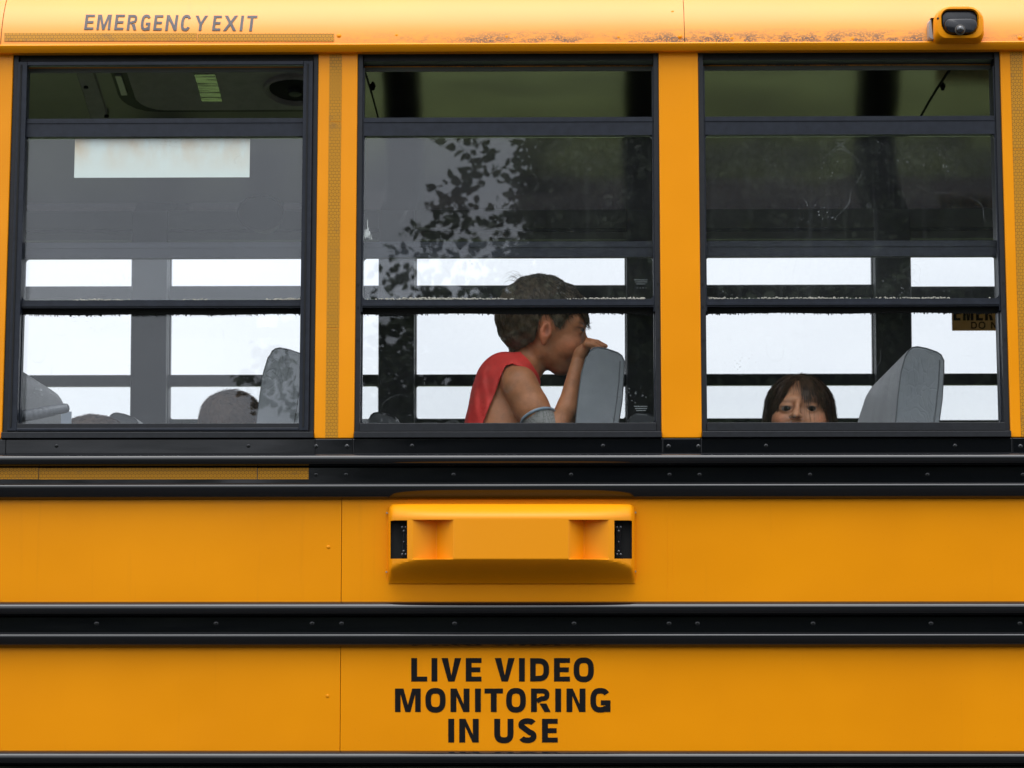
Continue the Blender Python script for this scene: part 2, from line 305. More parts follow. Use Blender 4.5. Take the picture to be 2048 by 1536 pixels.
# --- window module -------------------------------------------------
def fillet(mb, cx, cz, sx1, sz1, r, y0, y1):
    pts = [(cx, cz)] + [(cx + sx1 * r * (1 - math.sin(a)), cz + sz1 * r * (1 - math.cos(a))) for a in [math.pi / 2 * i / 6 for i in range(7)]]
    mb.extr(pts, y0, y1)
def farw(v): return far((v[0], v[1], v[2] - .0105))
def window(xf, L, label=None, wide=0, dz=0., gs=None, gp=None, seed=1, farside=False):
    """L left edge of the opening, frame o-depths measured inwards from the bus skin"""
    R = L + (xw1 - xw0); L -= .0115 if wide else 0
    f = MB()
    f.box(L, L + .0105, .003, .055, Z[863], Z[103] + .02); f.box(R - .0105, R, .003, .055, Z[863], Z[103] + .02)
    f.box(L + .0105, R - .0105, .012, .055, Z[118], Z[103] + .02)
    f.box(L + .0105, R - .0105, .005, .050, Z133B, Z[118])
    f.box(L + .0105, R - .0105, -.004, .055, Z[863], Z[845] - .001)
    f.box(L, R, -.012, .055, Z[877] + .001, Z[863] - .001)
    w = f.build('window', M_alu2 if not farside else M_alu2, bus, xf, .0015)
    if label: w['label'] = label
    j = .0135 + wide                        # inner edge of the sash stiles
    sb = MB()
    if wide:                               # push-out frame of the emergency window
        e = MB()
        for a, b_ in ((L + .0105, L + .030), (R - .030, R - .0105)):
            e.box(a, b_, -.006, .012, Z[863] + .002, Z[118] - .003)
        e.box(L + .030, R - .030, -.006, .010, Z[130] + .001, Z[118] - .003); e.box(L + .030, R - .030, -.006, .012, Z[863] + .002, Z[845] - .010)
        e.build('push_out_frame', M_alu, w, xf, .0015)
        for a in (L + .0165, R - .0225): MB().box(a, a + .003, -.0085, -.004, Z[863] + .01, Z[118] - .01).build('weather_strip', M_rub, w, xf)
    st = MB()
    st.box(L + .0105, L + j, .008, .028, Z[618] - .004, Z[133]); st.box(R - j, R - .0105, .008, .028, Z[618] - .004, Z[133])
    st.box(L + j, R - j, .006, .028, Z275B + dz, Z[233] + dz)
    st.box(L + j, R - j, .0045, .024, Z[233] + dz - .010, Z[233] + dz - .004)
    st.box(L + j, R - j, .008, .028, Z618B + dz, Z[597] + dz); st.box(L + j, R - j, .005, .020, Z618B + dz + .003, Z618B + dz + .008)
    for cx, s_ in ((L + j, 1), (R - j, -1)):
        fillet(st, cx, Z275B + dz, s_, -1, .009, .010, .024); fillet(st, cx, Z[597] + dz, s_, 1, .009, .010, .024)
    sash = st.build('sash', M_alu, w, xf, .0012)
    MB().box(L + j - .002, R - j + .002, .013, .017, Z[597] + dz - .003, Z[275] + dz + .003).build('glass', gs or M_gs, sash if False else w, xf, smooth=0)
    # fixed lower light
    fr = MB(); jj = .0125 + (wide if wide else 0)
    fr.box(L + .0105, L + jj, .030, .050, Z[845], Z[483]); fr.box(R - jj, R - .0105, .030, .050, Z[845], Z[483])
    fr.box(L + jj, R - jj, .030, .050, Z[517], Z[483]); fr.box(L + jj, R - jj, .0285, .045, Z[483] - .012, Z[483] - .007)
    for cx, s_ in ((L + jj, 1), (R - jj, -1)):
        fillet(fr, cx, Z[517], s_, -1, .010, .034, .046); fillet(fr, cx, Z[845], s_, 1, .010, .034, .046)
    fr.build('fixed_frame', M_alu, w, xf, .0012)
    MB().box(L + jj - .002, R - jj + .002, .038, .042, Z[845] - .002, Z[517] + .003).build('pane', gp or M_gp, w, xf, smooth=0)
    # brush seal with a ragged lower edge
    r_ = random.Random(seed); bs = MB(); x = L + .011
    bs.box(L + .011, R - .011, .0285, .033, Z[618] + dz - .004, Z618B + dz + .004)
    while x < R - .014:
        wd = r_.uniform(.0007, .0022); h = .0052 + r_.random() ** 4 * .0035 + .0010 * math.sin(x * 23 + seed)
        bs.box(x, x + wd, .0298, .0327, Z[618] + dz - h, Z[618] + dz - .004); x += wd
    bs.build('brush_seal', M_rub, w, xf, smooth=0)
    return w
def latch_slots(w, L, xf):
    R = L + (xw1 - xw0)
    for xx in (L + .005, R - .005):
        for py in (568, 614, 680): MB().box(xx - .0017, xx + .0017, .0015, .006, sz_(py) - .0022, sz_(py) + .0022).build('latch_slot', M_rub, w, xf, smooth=0)
def dried(w, L, xf, seed, amount):
    r_ = random.Random(seed); mb = MB(); R = L + (xw1 - xw0)
    x = L + .02
    while x < R - .03:
        dens = max(0, noise.noise(Vector((x * 9, seed * 3.1, 0))) + amount)
        for k in range(int(dens * 5 + r_.random())):
            a = x + r_.uniform(-.003, .003); s_ = r_.uniform(.0006, .0016); zc = Z[597] + .0002 + r_.random() ** 2 * .002 * (1 + dens) - .0008
            mb.tube([(a - s_, .0095, zc), (a, .0075, zc + s_ * .6), (a + s_ * 1.3, .0095, zc - s_ * .2)], [s_ * .5, s_, s_ * .4], 6)
        x += .0022
    o = mb.build('dried_dirt', M_dirt, w, xf); o['kind'] = 'stuff'
wins = {}
wn0 = window(near, xw0, 'window with the boy leaning on the seat behind it', seed=1); latch_slots(wn0, xw0, near); dried(wn0, xw0, near, 2, .42)
M_gs3 = glassmat('dusty_sash_glass', .014, .20, 17.3, .010)
wn1 = window(near, xw0 + PITCH, 'window with the girl peering over its sill', seed=5, gs=M_gs3); latch_slots(wn1, xw0 + PITCH, near); dried(wn1, xw0 + PITCH, near, 8, .02)
M_gs1 = glassmat('pale_sash_glass', .020, .07, 1.2, .006); M_gp1 = glassmat('scratched_pane_glass', .012, .14, 23.)
wne = window(near, xw0 - PITCH, 'emergency exit window in a double black frame with a blank white label', wide=.0165, seed=9, gs=M_gs1, gp=M_gp1); dried(wne, xw0 - PITCH, near, 4, .12)
copy_tree(wn0, bus, -2 * PITCH); copy_tree(wn0, bus, 2 * PITCH); copy_tree(wn0, bus, 3 * PITCH)
wf0 = window(farw, xw0, None, seed=3, gs=M_gf, gp=M_gf, farside=True)
wf1 = window(farw, xw0 + 2 * PITCH, None, seed=3, gs=M_gf, gp=M_gf, farside=True, dz=-.006)
for k in (-2, -1, 1, 3): copy_tree(wf0, bus, k * PITCH)
# blank label inside the emergency window
a, b_ = S(150, 300, .02), S(500, 300, .02)
MB().box(a[0], b_[0], .0175, .0183, S(150, 356, .02)[2], S(150, 278, .02)[2]).build('blank_label', M_dec, wne, near, smooth=0)['label'] = 'blank white label with brown water stains'
# paint smear and maker's marks etched in the glass
sm = MB(); c0 = S(735, 462, .01)
for k in range(34):
    t = k / 33; hh = .046 * (1 - abs(2 * t - .9)) ; x = c0[0] + (t - .5) * .020
    if hh > 0: sm.box(x, x + .00035 + .0004 * random.random(), .0122, .0127, c0[2] - .018 + random.uniform(0, .012), c0[2] - .018 + hh * random.uniform(.35, 1))
sm.build('paint_smear', plain('smear', (.5, .53, .52), .8), wn0, near, smooth=0)
for w_, dx in ((wn0, 0),):
    for py in (565, 818):
        e = MB(); c = S(1282, py, .04); r_ = random.Random(py)
        for row in range(3):
            xx = c[0] - .014 + row * .002
            while xx < c[0] + .013 - row * .002:
                q = r_.uniform(.0006, .0018); e.box(xx, xx + q, .0363, .0366, c[2] + .004 - row * .0042, c[2] + .0060 - row * .0042); xx += q + .0005
        for q in range(4): e.box(c[0] - .009 + q * .006, c[0] - .0068 + q * .006, .0363, .0366, c[2] - .0125, c[2] - .011)
        e.build('etched_mark', plain('etching', (.16, .18, .18), .8), w_, lambda v, dx=dx: near((v[0] + dx, v[1], v[2])), smooth=0)
# --- pillars ---------------------------------------------------------
def pillar(xf, k):
    x1 = xw0 + k * PITCH; x0 = x1 - PW
    if k == -1 and xf is near: x1 -= .0115
    o = MB().box(x0, x1, -.002, .010, Z[877] + .0005, Z[103] + .03).build('pillar', M_yel, bus, xf, .0025)
    MB().box(x0 - .010, x1 + .010, .056, .085, Z[877] - .02, Z[103] + .06).build('pillar_lining', M_line, o, xf, .004)
    return o
pil = {}
for k in range(-2, 5): pil[k] = pillar(near, k); pillar(far, k)
# reflective tape on the pillars
def vtape(pa, pb, par, splits):
    x0, x1 = sx_(pa), sx_(pb); zt = [sz_(108)] + [sz_(s_) for s_ in splits] + [sz_(876)]
    for i in range(len(zt) - 1):
        MB().box(x0, x1, -.0027, -.0021, zt[i + 1] + .0012, zt[i] - .0002).build('reflective_tape', M_tape, par, near, smooth=0)
vtape(655, 680, pil[0], [243, 656]); vtape(2031, 2056, pil[2], [302, 660])
# --- roof --------------------------------------------------------------
def zroof(py): return sz_(py, -.028)
def rpt(phi, RR=.21, ph0=rad(9)): return (-.020 + RR * (math.cos(ph0) - math.cos(phi)), ZR + RR * (math.sin(phi) - math.sin(ph0)))
arc = [rpt(rad(9 + 56 * i / 24)) for i in range(25)]
ex, ez = arc[-1]; LB = LEAN * (ZR - ZS)
half = W / 2 - LB
crown = [(ex + (half - ex) * t, ez + .215 * math.sin(math.pi / 2 * t) ) for t in [i / 14 for i in range(1, 15)]]
outer = arc + crown
full = [(y + LB, z) for y, z in outer]; full += [(W - y, z) for y, z in reversed(full[:-1])]
inner = [(y, z - .03) for y, z in full][::-1]
inner = [(min(max(y, .09), W - .09), z) for y, z in inner]
def roofmesh(x0, x1, name, m, par, eps=0.):
    mb = MB(); pr = [(y, z + eps) for y, z in full] + inner; return mb.along(pr, x0, x1).build(name, m, par, smooth=25)
xs1 = sx_(1368, 0, 60); xs0 = sx_(6, 0, 60)
roofmesh(XA, xs0 - .0008, 'roof_panel', M_roof, bus); roofmesh(xs0 + .0008, xs1 - .0006, 'roof_panel', M_roof, bus, .0006); roofmesh(xs1 + .0006, XB, 'roof_panel', M_roof, bus)
def roof_o(z):                              # y of the roof skin at height z (above the eave)
    s_ = (z - ZR) / .21 + math.sin(rad(9)); ph = math.asin(max(-1, min(1, s_))); return LB - .020 + .21 * (math.cos(rad(9)) - math.cos(ph))
# drip rail
zb = sz_(104, -.01)
for xf, nm in ((lambda v: (v[0], v[1] + LB, v[2]), 0), (lambda v: (v[0], W - v[1] - LB, v[2]), 1)):
    MB().along([(-.020, ZR + .001), (-.026, ZR + .0005), (-.0285, ZR - .002), (-.0265, ZR - .008), (-.018, ZR - .015), (-.008, zb), (.004, zb), (.004, zb + .016), (.05, zb + .016), (.05, ZR + .001)], XA, XB).build('drip_rail', M_yel, bus, xf, smooth=35)
def on_roof(px, py, lift=.0005):
    z = ZR + .0; 
    d = ray(px, py); t0 = (LB - .02 - CAM[1]) / d[1]
    for _ in range(8):
        p = CAM + t0 * d; t0 = (roof_o(max(p[2], ZR)) - lift - CAM[1]) / d[1]
    return CAM + t0 * d
for px, py, r in ((678, 72, 5.2), (1360, 74, 5.2), (2040, 76, 5.2), (793, 71, 3.6), (1013, 74, 3.6), (1237, 75, 3.6), (1464, 77, 3.6), (1705, 78, 3.6), (1345, 24, 3.4), (120, 15, 0), (904, 70, 0)):
    if not r: continue
    c = on_roof(px, py, 0.); r *= .001
    mb = MB().dome((c[0], c[1] + .0006, c[2]), r, .0030 if r > .004 else .0012); o = mb.build('rivet', M_yel, bus)
    if r > .004: MB().dome((c[0], c[1] - .0018, c[2]), r * .42, .0016).build('screw_head', M_yel, o)
# --- reflective tape below the roof lettering -------------------------
def rooftape(pa, pb, pya, pyb, lift=.0007):
    mb = MB(); n = 8; r0 = []; 
    for x in (pa, pb):
        col = [on_roof(x, pya + (pyb - pya) * i / n, lift) for i in range(n + 1)]; bk = [on_roof(x, pya + (pyb - pya) * i / n, .0001) for i in range(n, -1, -1)]
        r0.append([tuple(p) for p in col + bk])
    mb.loft(r0).build('reflective_tape', M_tape, bus, smooth=0)
rooftape(9, 393.5, 66, 82.5, .0014); rooftape(395, 668, 67, 83, .0014)
# --- lettering ----------------------------------------------------------
def strip(path, t, closed=False):
    n = len(path); L_, R_ = [], []
    for i in range(n):
        p = Vector(path[i]); a = Vector(path[(i - 1) % n]) if (i > 0 or closed) else None; b = Vector(path[(i + 1) % n]) if (i < n - 1 or closed) else None
        d1 = (p - a).normalized() if a is not None and (p - a).length > 1e-6 else None; d2 = (b - p).normalized() if b is not None and (b - p).length > 1e-6 else None
        d1 = d1 or d2; d2 = d2 or d1; n1 = Vector((-d1.y, d1.x)); n2 = Vector((-d2.y, d2.x)); m = (n1 + n2).normalized(); k = t / 2 / max(.4, m.dot(n1))
        L_.append(p + m * k); R_.append(p - m * k)
    return [[L_[i], L_[(i + 1) % n], R_[(i + 1) % n], R_[i]] for i in range(n if closed else n - 1)]
def arcp(cx, cy, rx, ry, a0, a1, n=16, e=.74):
    out = []
    for i in range(n + 1):
        a = rad(a0 + (a1 - a0) * i / n); c, s_ = math.cos(a), math.sin(a)
        out.append((cx + rx * math.copysign(abs(c) ** e, c), cy + ry * math.copysign(abs(s_) ** e, s_)))
    return out
def glyph(ch, w, t):
    h = t * .84; q = t / 2
    if ch == 'I': return [[(0, 0), (t, 0), (t, 1), (0, 1)]]
    if ch == 'L': return [[(0, 0), (w, 0), (w, h), (t, h), (t, 1), (0, 1)]]
    if ch == 'E': return [[(0, 0), (w, 0), (w, h), (t, h), (t, .5 - h / 2), (w * .93, .5 - h / 2), (w * .93, .5 + h / 2), (t, .5 + h / 2), (t, 1 - h), (w, 1 - h), (w, 1), (0, 1)]]
    if ch == 'T': return [[(w / 2 - q, 0), (w / 2 + q, 0), (w / 2 + q, 1 - h), (w, 1 - h), (w, 1), (0, 1), (0, 1 - h), (w / 2 - q, 1 - h)]]
    if ch == 'V': k = t * 1.1; return [[(0, 1), (w / 2 - k / 2, 0), (w / 2 + k / 2, 0), (w, 1), (w - k, 1), (w / 2, .26), (k, 1)]]
    if ch == 'N': return [[(0, 0), (t, 0), (t, .68), (w - t * 1.05, 0), (w, 0), (w, 1), (w - t, 1), (w - t, .34), (t * 1.05, 1), (0, 1)]]
    if ch == 'M': return [[(0, 0), (t * .95, 0), (t * .95, .76), (w / 2 - t * .45, 0), (w / 2 + t * .45, 0), (w - t * .95, .76), (w - t * .95, 0), (w, 0), (w, 1), (w - t * 1.45, 1), (w / 2, .30), (t * 1.45, 1), (0, 1)]]
    if ch == 'X': k = t * 1.2; return [[(0, 0), (k, 0), (w / 2, .36), (w - k, 0), (w, 0), (w / 2 + k * .55, .5), (w, 1), (w - k, 1), (w / 2, .64), (k, 1), (0, 1), (w / 2 - k * .55, .5)]]
    if ch == 'Y': k = t * 1.15; return [[(w / 2 - q, 0), (w / 2 + q, 0), (w / 2 + q, .40), (w, 1), (w - k, 1), (w / 2, .56), (k, 1), (0, 1), (w / 2 - q, .40)]]
    if ch == 'O': return strip(arcp(w / 2, .5, w / 2 - q, .5 - h / 2 + .01, 0, 350, 35), t * .96, True)
    if ch == 'D': return strip([(q, q), (q, 1 - q)] + arcp(w * .42, .5, w * .58 - q, .5 - q, 90, -90, 18), t * .95, True)
    if ch == 'U': return strip([(q, 1), (q, w * .5 + .03)] + arcp(w / 2, w * .5, w / 2 - q, w * .5 - h / 2 + .01, 180, 360, 18) + [(w - q, w * .5 + .03), (w - q, 1)], t)
    if ch == 'C': return strip(arcp(w / 2, .5, w / 2 - q, .5 - h / 2 + .01, 32, 328, 30), t * .95)
    if ch == 'G': return strip(arcp(w / 2, .5, w / 2 - q, .5 - h / 2 + .01, 35, 318, 30), t * .95) + [[(w - t * .9, 0), (w, 0), (w, .50), (w * .52, .50), (w * .52, .50 - h), (w - t * .9, .50 - h)]]
    if ch == 'R': return [[(0, 0), (t, 0), (t, 1), (0, 1)]] + strip([(t, 1 - h / 2)] + arcp(w * .55, .73, w * .43 - q, .27 - h / 2, 90, -90, 14) + [(t, .46)], h) + [[(w * .44, .47 - h / 2), (w * .80, .47 - h / 2), (w * 1.02, 0), (w - t * 1.0, 0)]]
    if ch == 'S': return strip(arcp(w / 2, .745, w / 2 - q, .255 - h / 2 + .01, 22, 200, 16, .9) + arcp(w / 2, .265, w / 2 - q, .265 - h / 2 + .01, 70, -158, 20, .9), t * .95)
def letters(spec, t, tr, name, m, par, thick, lean=0.):
    """spec: (char, x0, x1, ytop, ybottom) in picture measures, tr maps (px, py, lift) to a point on the surface"""
    mb = MB()
    for ch, x0, x1, y0, y1 in spec:
        hgt = y1 - y0; w = (x1 - x0) / hgt - lean
        for k, poly in enumerate(glyph(ch, w, t)):
            lift = thick + .00004 * (k % 7)
            pts = [(x0 + (p[0] + lean * p[1]) * hgt, y1 - p[1] * hgt) for p in poly]
            A = [tuple(tr(a_, b_, lift)) for a_, b_ in pts]; B = [tuple(tr(a_, b_, .0)) for a_, b_ in pts]; n = len(A)
            mb.add(A + B, [tuple(range(n)), tuple(range(2 * n - 1, n - 1, -1))] + [(i, (i + 1) % n, (i + 1) % n + n, i + n) for i in range(n)])
    o = mb.build(name, m, par, smooth=0)
    bm = bmesh.new(); bm.from_mesh(o.data); bmesh.ops.triangulate(bm, faces=[f for f in bm.faces if len(f.verts) > 4]); bm.to_mesh(o.data); bm.free(); return o
ee = [('E', 168, 190, 29, 59), ('M', 192.5, 224, 29, 59.3), ('E', 228, 250, 29, 59.5), ('R', 253, 276, 29.5, 60), ('G', 280, 303, 29.5, 60.3), ('E', 306, 327, 30, 60.5), ('N', 330, 357, 30, 61), ('C', 360, 383.5, 30, 61), ('Y', 387.5, 416, 31, 61), ('E', 424, 444, 31, 61), ('X', 446, 476, 31, 61.3), ('I', 479, 489, 31, 61.5), ('T', 491, 515, 31, 62)]
letters(ee, .175, lambda a, b, l: on_roof(a, b, l), 'lettering', M_ink2, bus, .0016, .13)['label'] = 'faded grey slanted lettering on the roof edge'
def onbody(a, b, l): return P(a, b, -.0012 - l)
def row(txt, y0, y1, spans): return [(c, s_[0], s_[1], y0, y1) for c, s_ in zip(txt.replace(' ', ''), spans)]
lv = row('LIVE VIDEO', 1316, 1363, [(822.5, 854.5), (863, 874), (883, 922.5), (931.5, 963), (989.5, 1029.5), (1038, 1048.5), (1060, 1098.5), (1108, 1140), (1147, 1188)])
lv += row('MONITORING', 1377, 1424, [(790, 841.5), (850.5, 891.5), (901, 939), (950, 961), (969, 1006), (1012, 1052), (1062, 1100.5), (1110.5, 1121.5), (1133, 1171), (1180.5, 1221)])
lv += row('IN USE', 1437.5, 1485, [(896.5, 908), (918.5, 957.5), (988.5, 1027), (1036.5, 1073.5), (1084, 1115.5)])
letters(lv, .25, onbody, 'lettering', M_ink, bus, .0006)['label'] = 'bold black video warning lettering in three lines'
# --- lower body ---------------------------------------------------------
z877, z906 = ZS, pz(906)
MB().box(XA, XB, 0.008, .055, .95, ZS - .0008).build('inner_wall', M_line, bus, None, 0)
MB().box(XA, XB, W - .055, W - .008, .95, ZS - .0008).build('inner_wall', M_line, bus, None, 0)
MB().box(XA, XB, W - .006, W, .45, ZS - .0012).build('side_panel', M_yel, bus, None, .002)
def xs(p, py=890): return pxx(p, py)
# black belt below the windows: plates between and under the pillars
for k in range(-2, 5):
    x1 = xw0 + k * PITCH; x0 = x1 - PW; a, b_ = x0 + .003, x1 - .003
    MB().box(a, b_, -.0035, .006, pz(907), ZS - .0010).build('belt_plate', M_blk, bus, None, .001)
    if k < 4: MB().box(b_ + .0008, a + PITCH - .0008, -.0050, .006, pz(907), ZS - .0010).build('belt_plate', M_blk, bus, None, .0012)
def rail(ya, yb, yc, yd, name='rub_rail'):
    """ya top, yb end of upper lip, yc start of lower lip, yd bottom (picture rows)"""
    a, b_, c, d = pz(ya), pz(yb), pz(yc), pz(yd); prof = [(.004, a)]
    n = 12
    for i in range(n + 1):
        t = math.pi * i / n; prof.append((-.004 - .026 * math.sin(t) ** .8, (a + b_) / 2 + (a - b_) / 2 * math.cos(t)))
    prof += [(-.0075, b_ - .003), (-.0075, c + .003)]
    for i in range(n + 1):
        t = i / n; prof.append((-.0075 - .019 * math.sin(math.pi * (t ** .55)) ** .7 if 0 < t < 1 else (-.0075 if t == 0 else -.002), c + (d - c) * t))
    prof.append((.004, d))
    return MB().along(prof, XA, XB).build(name, M_blk, bus, smooth=40)
rail(907, 933, 966, 999)['label'] = 'upper black rub rail below the windows'
rail(1203, 1232, 1265, 1295)['label'] = 'middle black rub rail below the camera housing'
rail(1501, 1530, 1563, 1592)['label'] = 'lowest black rub rail along the bottom of the picture'
# yellow skins
xj = pxx(683, 1100)
for (t_, b_) in ((997, 1205), (1293, 1503)):
    MB().box(XA, xj - .0005, 0., .006, pz(b_), pz(t_)).build('side_panel', M_yel, bus, None, .0006)
    MB().box(xj + .0005, XB, -.0012, .006, pz(b_), pz(t_)).build('side_panel', M_yel, bus, None, .0006)
MB().box(XA, XB, 0, .006, .45, pz(1590)).build('side_panel', M_yel, bus, None, .0006)
MB().box(XA, XB, .0065, .0075, .95, ZS - .0015).build('side_frame', M_blk, bus, None, 0, smooth=0)
def screw(px, py, r, o, m, y0=0.):
    c = P(px, py, -o); q = MB().dome((c[0], c[1] + .0005, c[2]), r, .0022).build('screw', m, bus)
    return q
for px in (113, 497, 824, 1206, 1532, 1910): screw(px, 891.5, .0045, .0050, M_blk)
for px in (632, 694, 1337, 1397, 2041): screw(px, 893, .0048, .0035, M_blk)
for px in (632, 692, 907, 1142, 1339, 1399, 1620, 1855, 2046): screw(px, 949, .0046, .0075, M_blk)
for px in (193, 432, 624, 683, 909, 1148, 1338, 1395, 1626, 1862, 2040): screw(px, 1247, .0050, .0075, M_blk)
screw(657, 1094, .0040, 0, M_yel); screw(655, 1392, .0040, 0, M_yel)
MB().box(pxx(1335, 1100), pxx(1345, 1100), -.0017, -.001, pz(1203), pz(999)).build('seam_strip', M_yel, bus, None, .0002)
# belt tape
for a, b_ in ((-300, 76.5), (78.5, 513.5), (515.5, 617)):
    p = P(a, 936, -.0081); q = P(b_, 958.5, -.0081); MB().box(p[0], q[0], -.0084, -.0077, q[2], p[2]).build('reflective_tape', M_tape, bus, None, 0, 0)
# --- floor, ends, ceiling -------------------------------------------------
ZF = 1.18
MB().box(XA, XB, .056, W - .056, ZF - .06, ZF).build('bus_floor', M_floor, bus, None, 0)
for x in (XA, XB - .05): MB().box(x, x + .05, .056, W - .056, ZF, 2.95).build('end_wall', M_line, bus, None, 0)
CR, CS = 1.90, .30; cy, cz_ = W / 2, 0
ZC0 = Z[103] + .055; ych = .10 + LB * .9
CR = ((W / 2 - ych) ** 2 + CS ** 2) / (2 * CS); CZ = ZC0 + CS - CR
def cz(y): return CZ + math.sqrt(CR ** 2 - (y - W / 2) ** 2)
cp = [(ych + (W - 2 * ych) * i / 28,) for i in range(29)]; cp = [(y[0], cz(y[0])) for y in cp]
MB().along(cp + [(y, z + .008) for y, z in cp[::-1]], XA, XB, cap=True).build('ceiling', M_ceil, bus, smooth=40)
for sgn, xf in ((1, near), (-1, far)):      # header panel over the windows, with seams, and a lighter strip under it
    hd = MB().box(XA, XB, .058, .072, Z[133] + .006, ZC0 + .02).build('header_panel', M_hdr, bus, xf, .003)
    MB().box(XA, XB, .0725, .078, Z[118] + .012, Z[118] + .022).build('header_trim', M_alu, hd, xf, .002)
# speaker and ceiling parts
def ceil_hit(px, py, lift=0.):
    d = ray(px, py); t = (1. - CAM[1]) / d[1]
    for i in range(4000):
        p = CAM + t * d
        if p[2] >= cz(min(p[1], W - ych)) - lift or p[1] > W - ych: return p
        t += .0000004 * 1000 / 1
    return p
def ceil_hit(px, py, lift=0.):
    d = ray(px, py); lo = (.8 - CAM[1]) / d[1]; hi = (W - ych - CAM[1]) / d[1]
    for _ in range(50):
        m_ = (lo + hi) / 2; p = CAM + m_ * d
        if p[2] < cz(p[1]) - lift: lo = m_
        else: hi = m_
    return CAM + lo * d
def ceil_slab(x0, x1, y0, y1, l0, l1, name, m, par, r=.05):
    n = 5; out = []
    for cx, cy_, a0 in ((x1 - r, y1 - r, 0), (x0 + r, y1 - r, 90), (x0 + r, y0 + r, 180), (x1 - r, y0 + r, 270)):
        for i in range(n + 1):
            a = rad(a0 + 90 * i / n); out.append((cx + r * math.cos(a), cy_ + r * math.sin(a)))
    # subdivide long edges so that the slab follows the curve
    pts = []
    for i, p in enumerate(out):
        q = out[(i + 1) % len(out)]; k = max(1, int(abs(q[1] - p[1]) / .06)); pts += [(p[0] + (q[0] - p[0]) * j / k, p[1] + (q[1] - p[1]) * j / k) for j in range(k)]
    mb = MB(); mb.add([(x, y, cz(y) - l0) for x, y in pts] + [(x, y, cz(y) - l1) for x, y in pts], [])
    n = len(pts); mb.f += [(i, (i + 1) % n, (i + 1) % n + n, i + n) for i in range(n)]
    ys = sorted(set([y0 + (y1 - y0) * i / 16 for i in range(17)]))
    # bottom skin as rows
    def xr(y):
        e = 0
        if y > y1 - r: e = r - math.sqrt(max(0, r * r - (y - y1 + r) ** 2))
        if y < y0 + r: e = r - math.sqrt(max(0, r * r - (y0 + r - y) ** 2))
        return x0 + e, x1 - e
    ys = sorted(ys + [y0 + r * (1 - math.cos(rad(a))) for a in (20, 40, 60, 80)] + [y1 - r * (1 - math.cos(rad(a))) for a in (20, 40, 60, 80)])
    rings = [[(xr(y)[0], y, cz(y) - l1 + .0001), (xr(y)[1], y, cz(y) - l1 + .0001)] for y in ys]; mb.loft(rings, False, False, False)
    return mb.build(name, m, par, smooth=30)
h0 = ceil_hit(205, 140, .02); h1 = ceil_hit(262, 231, .02); hx0 = (h0[0] + h1[0]) / 2
hy1 = ceil_hit(400, 231, .03)[1]
hx1 = ceil_hit(668, 200, .03)[0]
hat = ceil_slab(hx0, hx1, .75, hy1, -.002, .020, 'roof_hatch', M_alu2, bus, .09)
ceil_slab(XA + .1, hx1 + .02, .45, W - .16, -.002, .0035, 'ceiling_panel', plain('ceiling_board', (.16, .145, .14), .30, .3, 0, (3, .2)), bus, .02)
g0 = ceil_hit(243, 140, .03); g1 = ceil_hit(285, 215, .03); gx0 = (g0[0] + g1[0]) / 2; gy1 = ceil_hit(400, 219, .03)[1]
ceil_slab(gx0, hx1 - .01, .80, gy1, .019, .032, 'hatch_panel', M_hatch, hat, .07)
# glint on the hatch frame, put in as a pale strip beside the panel
a = ceil_hit(231, 152, .024); b_ = ceil_hit(254, 190, .024); x = (a[0] + b_[0]) / 2
mb = MB(); mb.loft([[(x - .008, y, cz(y) - .0205), (x + .008, y, cz(y) - .0205), (x + .008, y, cz(y) - .025), (x - .008, y, cz(y) - .025)] for y in (a[1], (a[1] + b_[1]) / 2, b_[1])]).build('hatch_glint', plain('hatch_glint', (.45, .44, .42), .35, .5), hat)
# mirror-like striped sticker
a = ceil_hit(400, 149, .034); b_ = ceil_hit(433, 203, .034); x = (a[0] + b_[0]) / 2
def stickmat():
    m, nt, b = new_mat('silver_sticker'); b.inputs['Metallic'].default_value = 1; b.inputs['Roughness'].default_value = .08
    n = noise_n(nt, coords(nt, (.7, 9, 9)), 6, 4); nt.links.new(ramp(nt, n, [(.42, .05), (.50, (.42, .48, .34)), (.58, (.34, .40, .26)), (.62, .05), (.68, (.40, .46, .34))]), b.inputs['Base Color']); return m
MB().loft([[(x - .027, y, cz(y) - .0322), (x + .027, y, cz(y) - .0322), (x + .027, y, cz(y) - .0340), (x - .027, y, cz(y) - .0340)] for y in np.linspace(a[1], b_[1], 6)]).build('sticker', stickmat(), hat)['label'] = 'shiny striped sticker reflecting green'
# round vent in the hatch panel
c = ceil_hit(590, 178, .034)
def dring(r, l): return [(c[0] + r * math.cos(t), c[1] + r * math.sin(t), cz(c[1] + r * math.sin(t)) - l) for t in [2 * math.pi * i / 32 for i in range(32)]]
dm = MB().loft([dring(.082, .030), dring(.082, .040), dring(.076, .043), dring(.070, .038), dring(.068, .033)]).build('vent_ring', M_hatch, hat)
MB().loft([dring(.067, .0335), dring(.060, .036), dring(.02, .037)]).build('vent', M_rub, hat)
MB().loft([dring(.018, .038), dring(.016, .048), dring(.006, .05)]).build('vent_knob', M_alu, hat)
# a rib with screws left of the hatch
a = ceil_hit(150, 138, .01); b_ = ceil_hit(218, 230, .01); x = (a[0] + b_[0]) / 2
MB().loft([[(x - .03, y, cz(y) - .0005), (x + .022, y, cz(y) - .0005), (x + .018, y, cz(y) - .011), (x - .024, y, cz(y) - .011)] for y in np.linspace(.3, W - .3, 20)]).build('ceiling_rib', M_hatch, bus)
for px, py in ((172, 174), (213, 232)):
    q = ceil_hit(px, py, .012); MB().tube([(q[0], q[1], cz(q[1]) - .009), (q[0], q[1], cz(q[1]) - .016)], .006, 10).build('ceiling_screw', M_rub, bus)
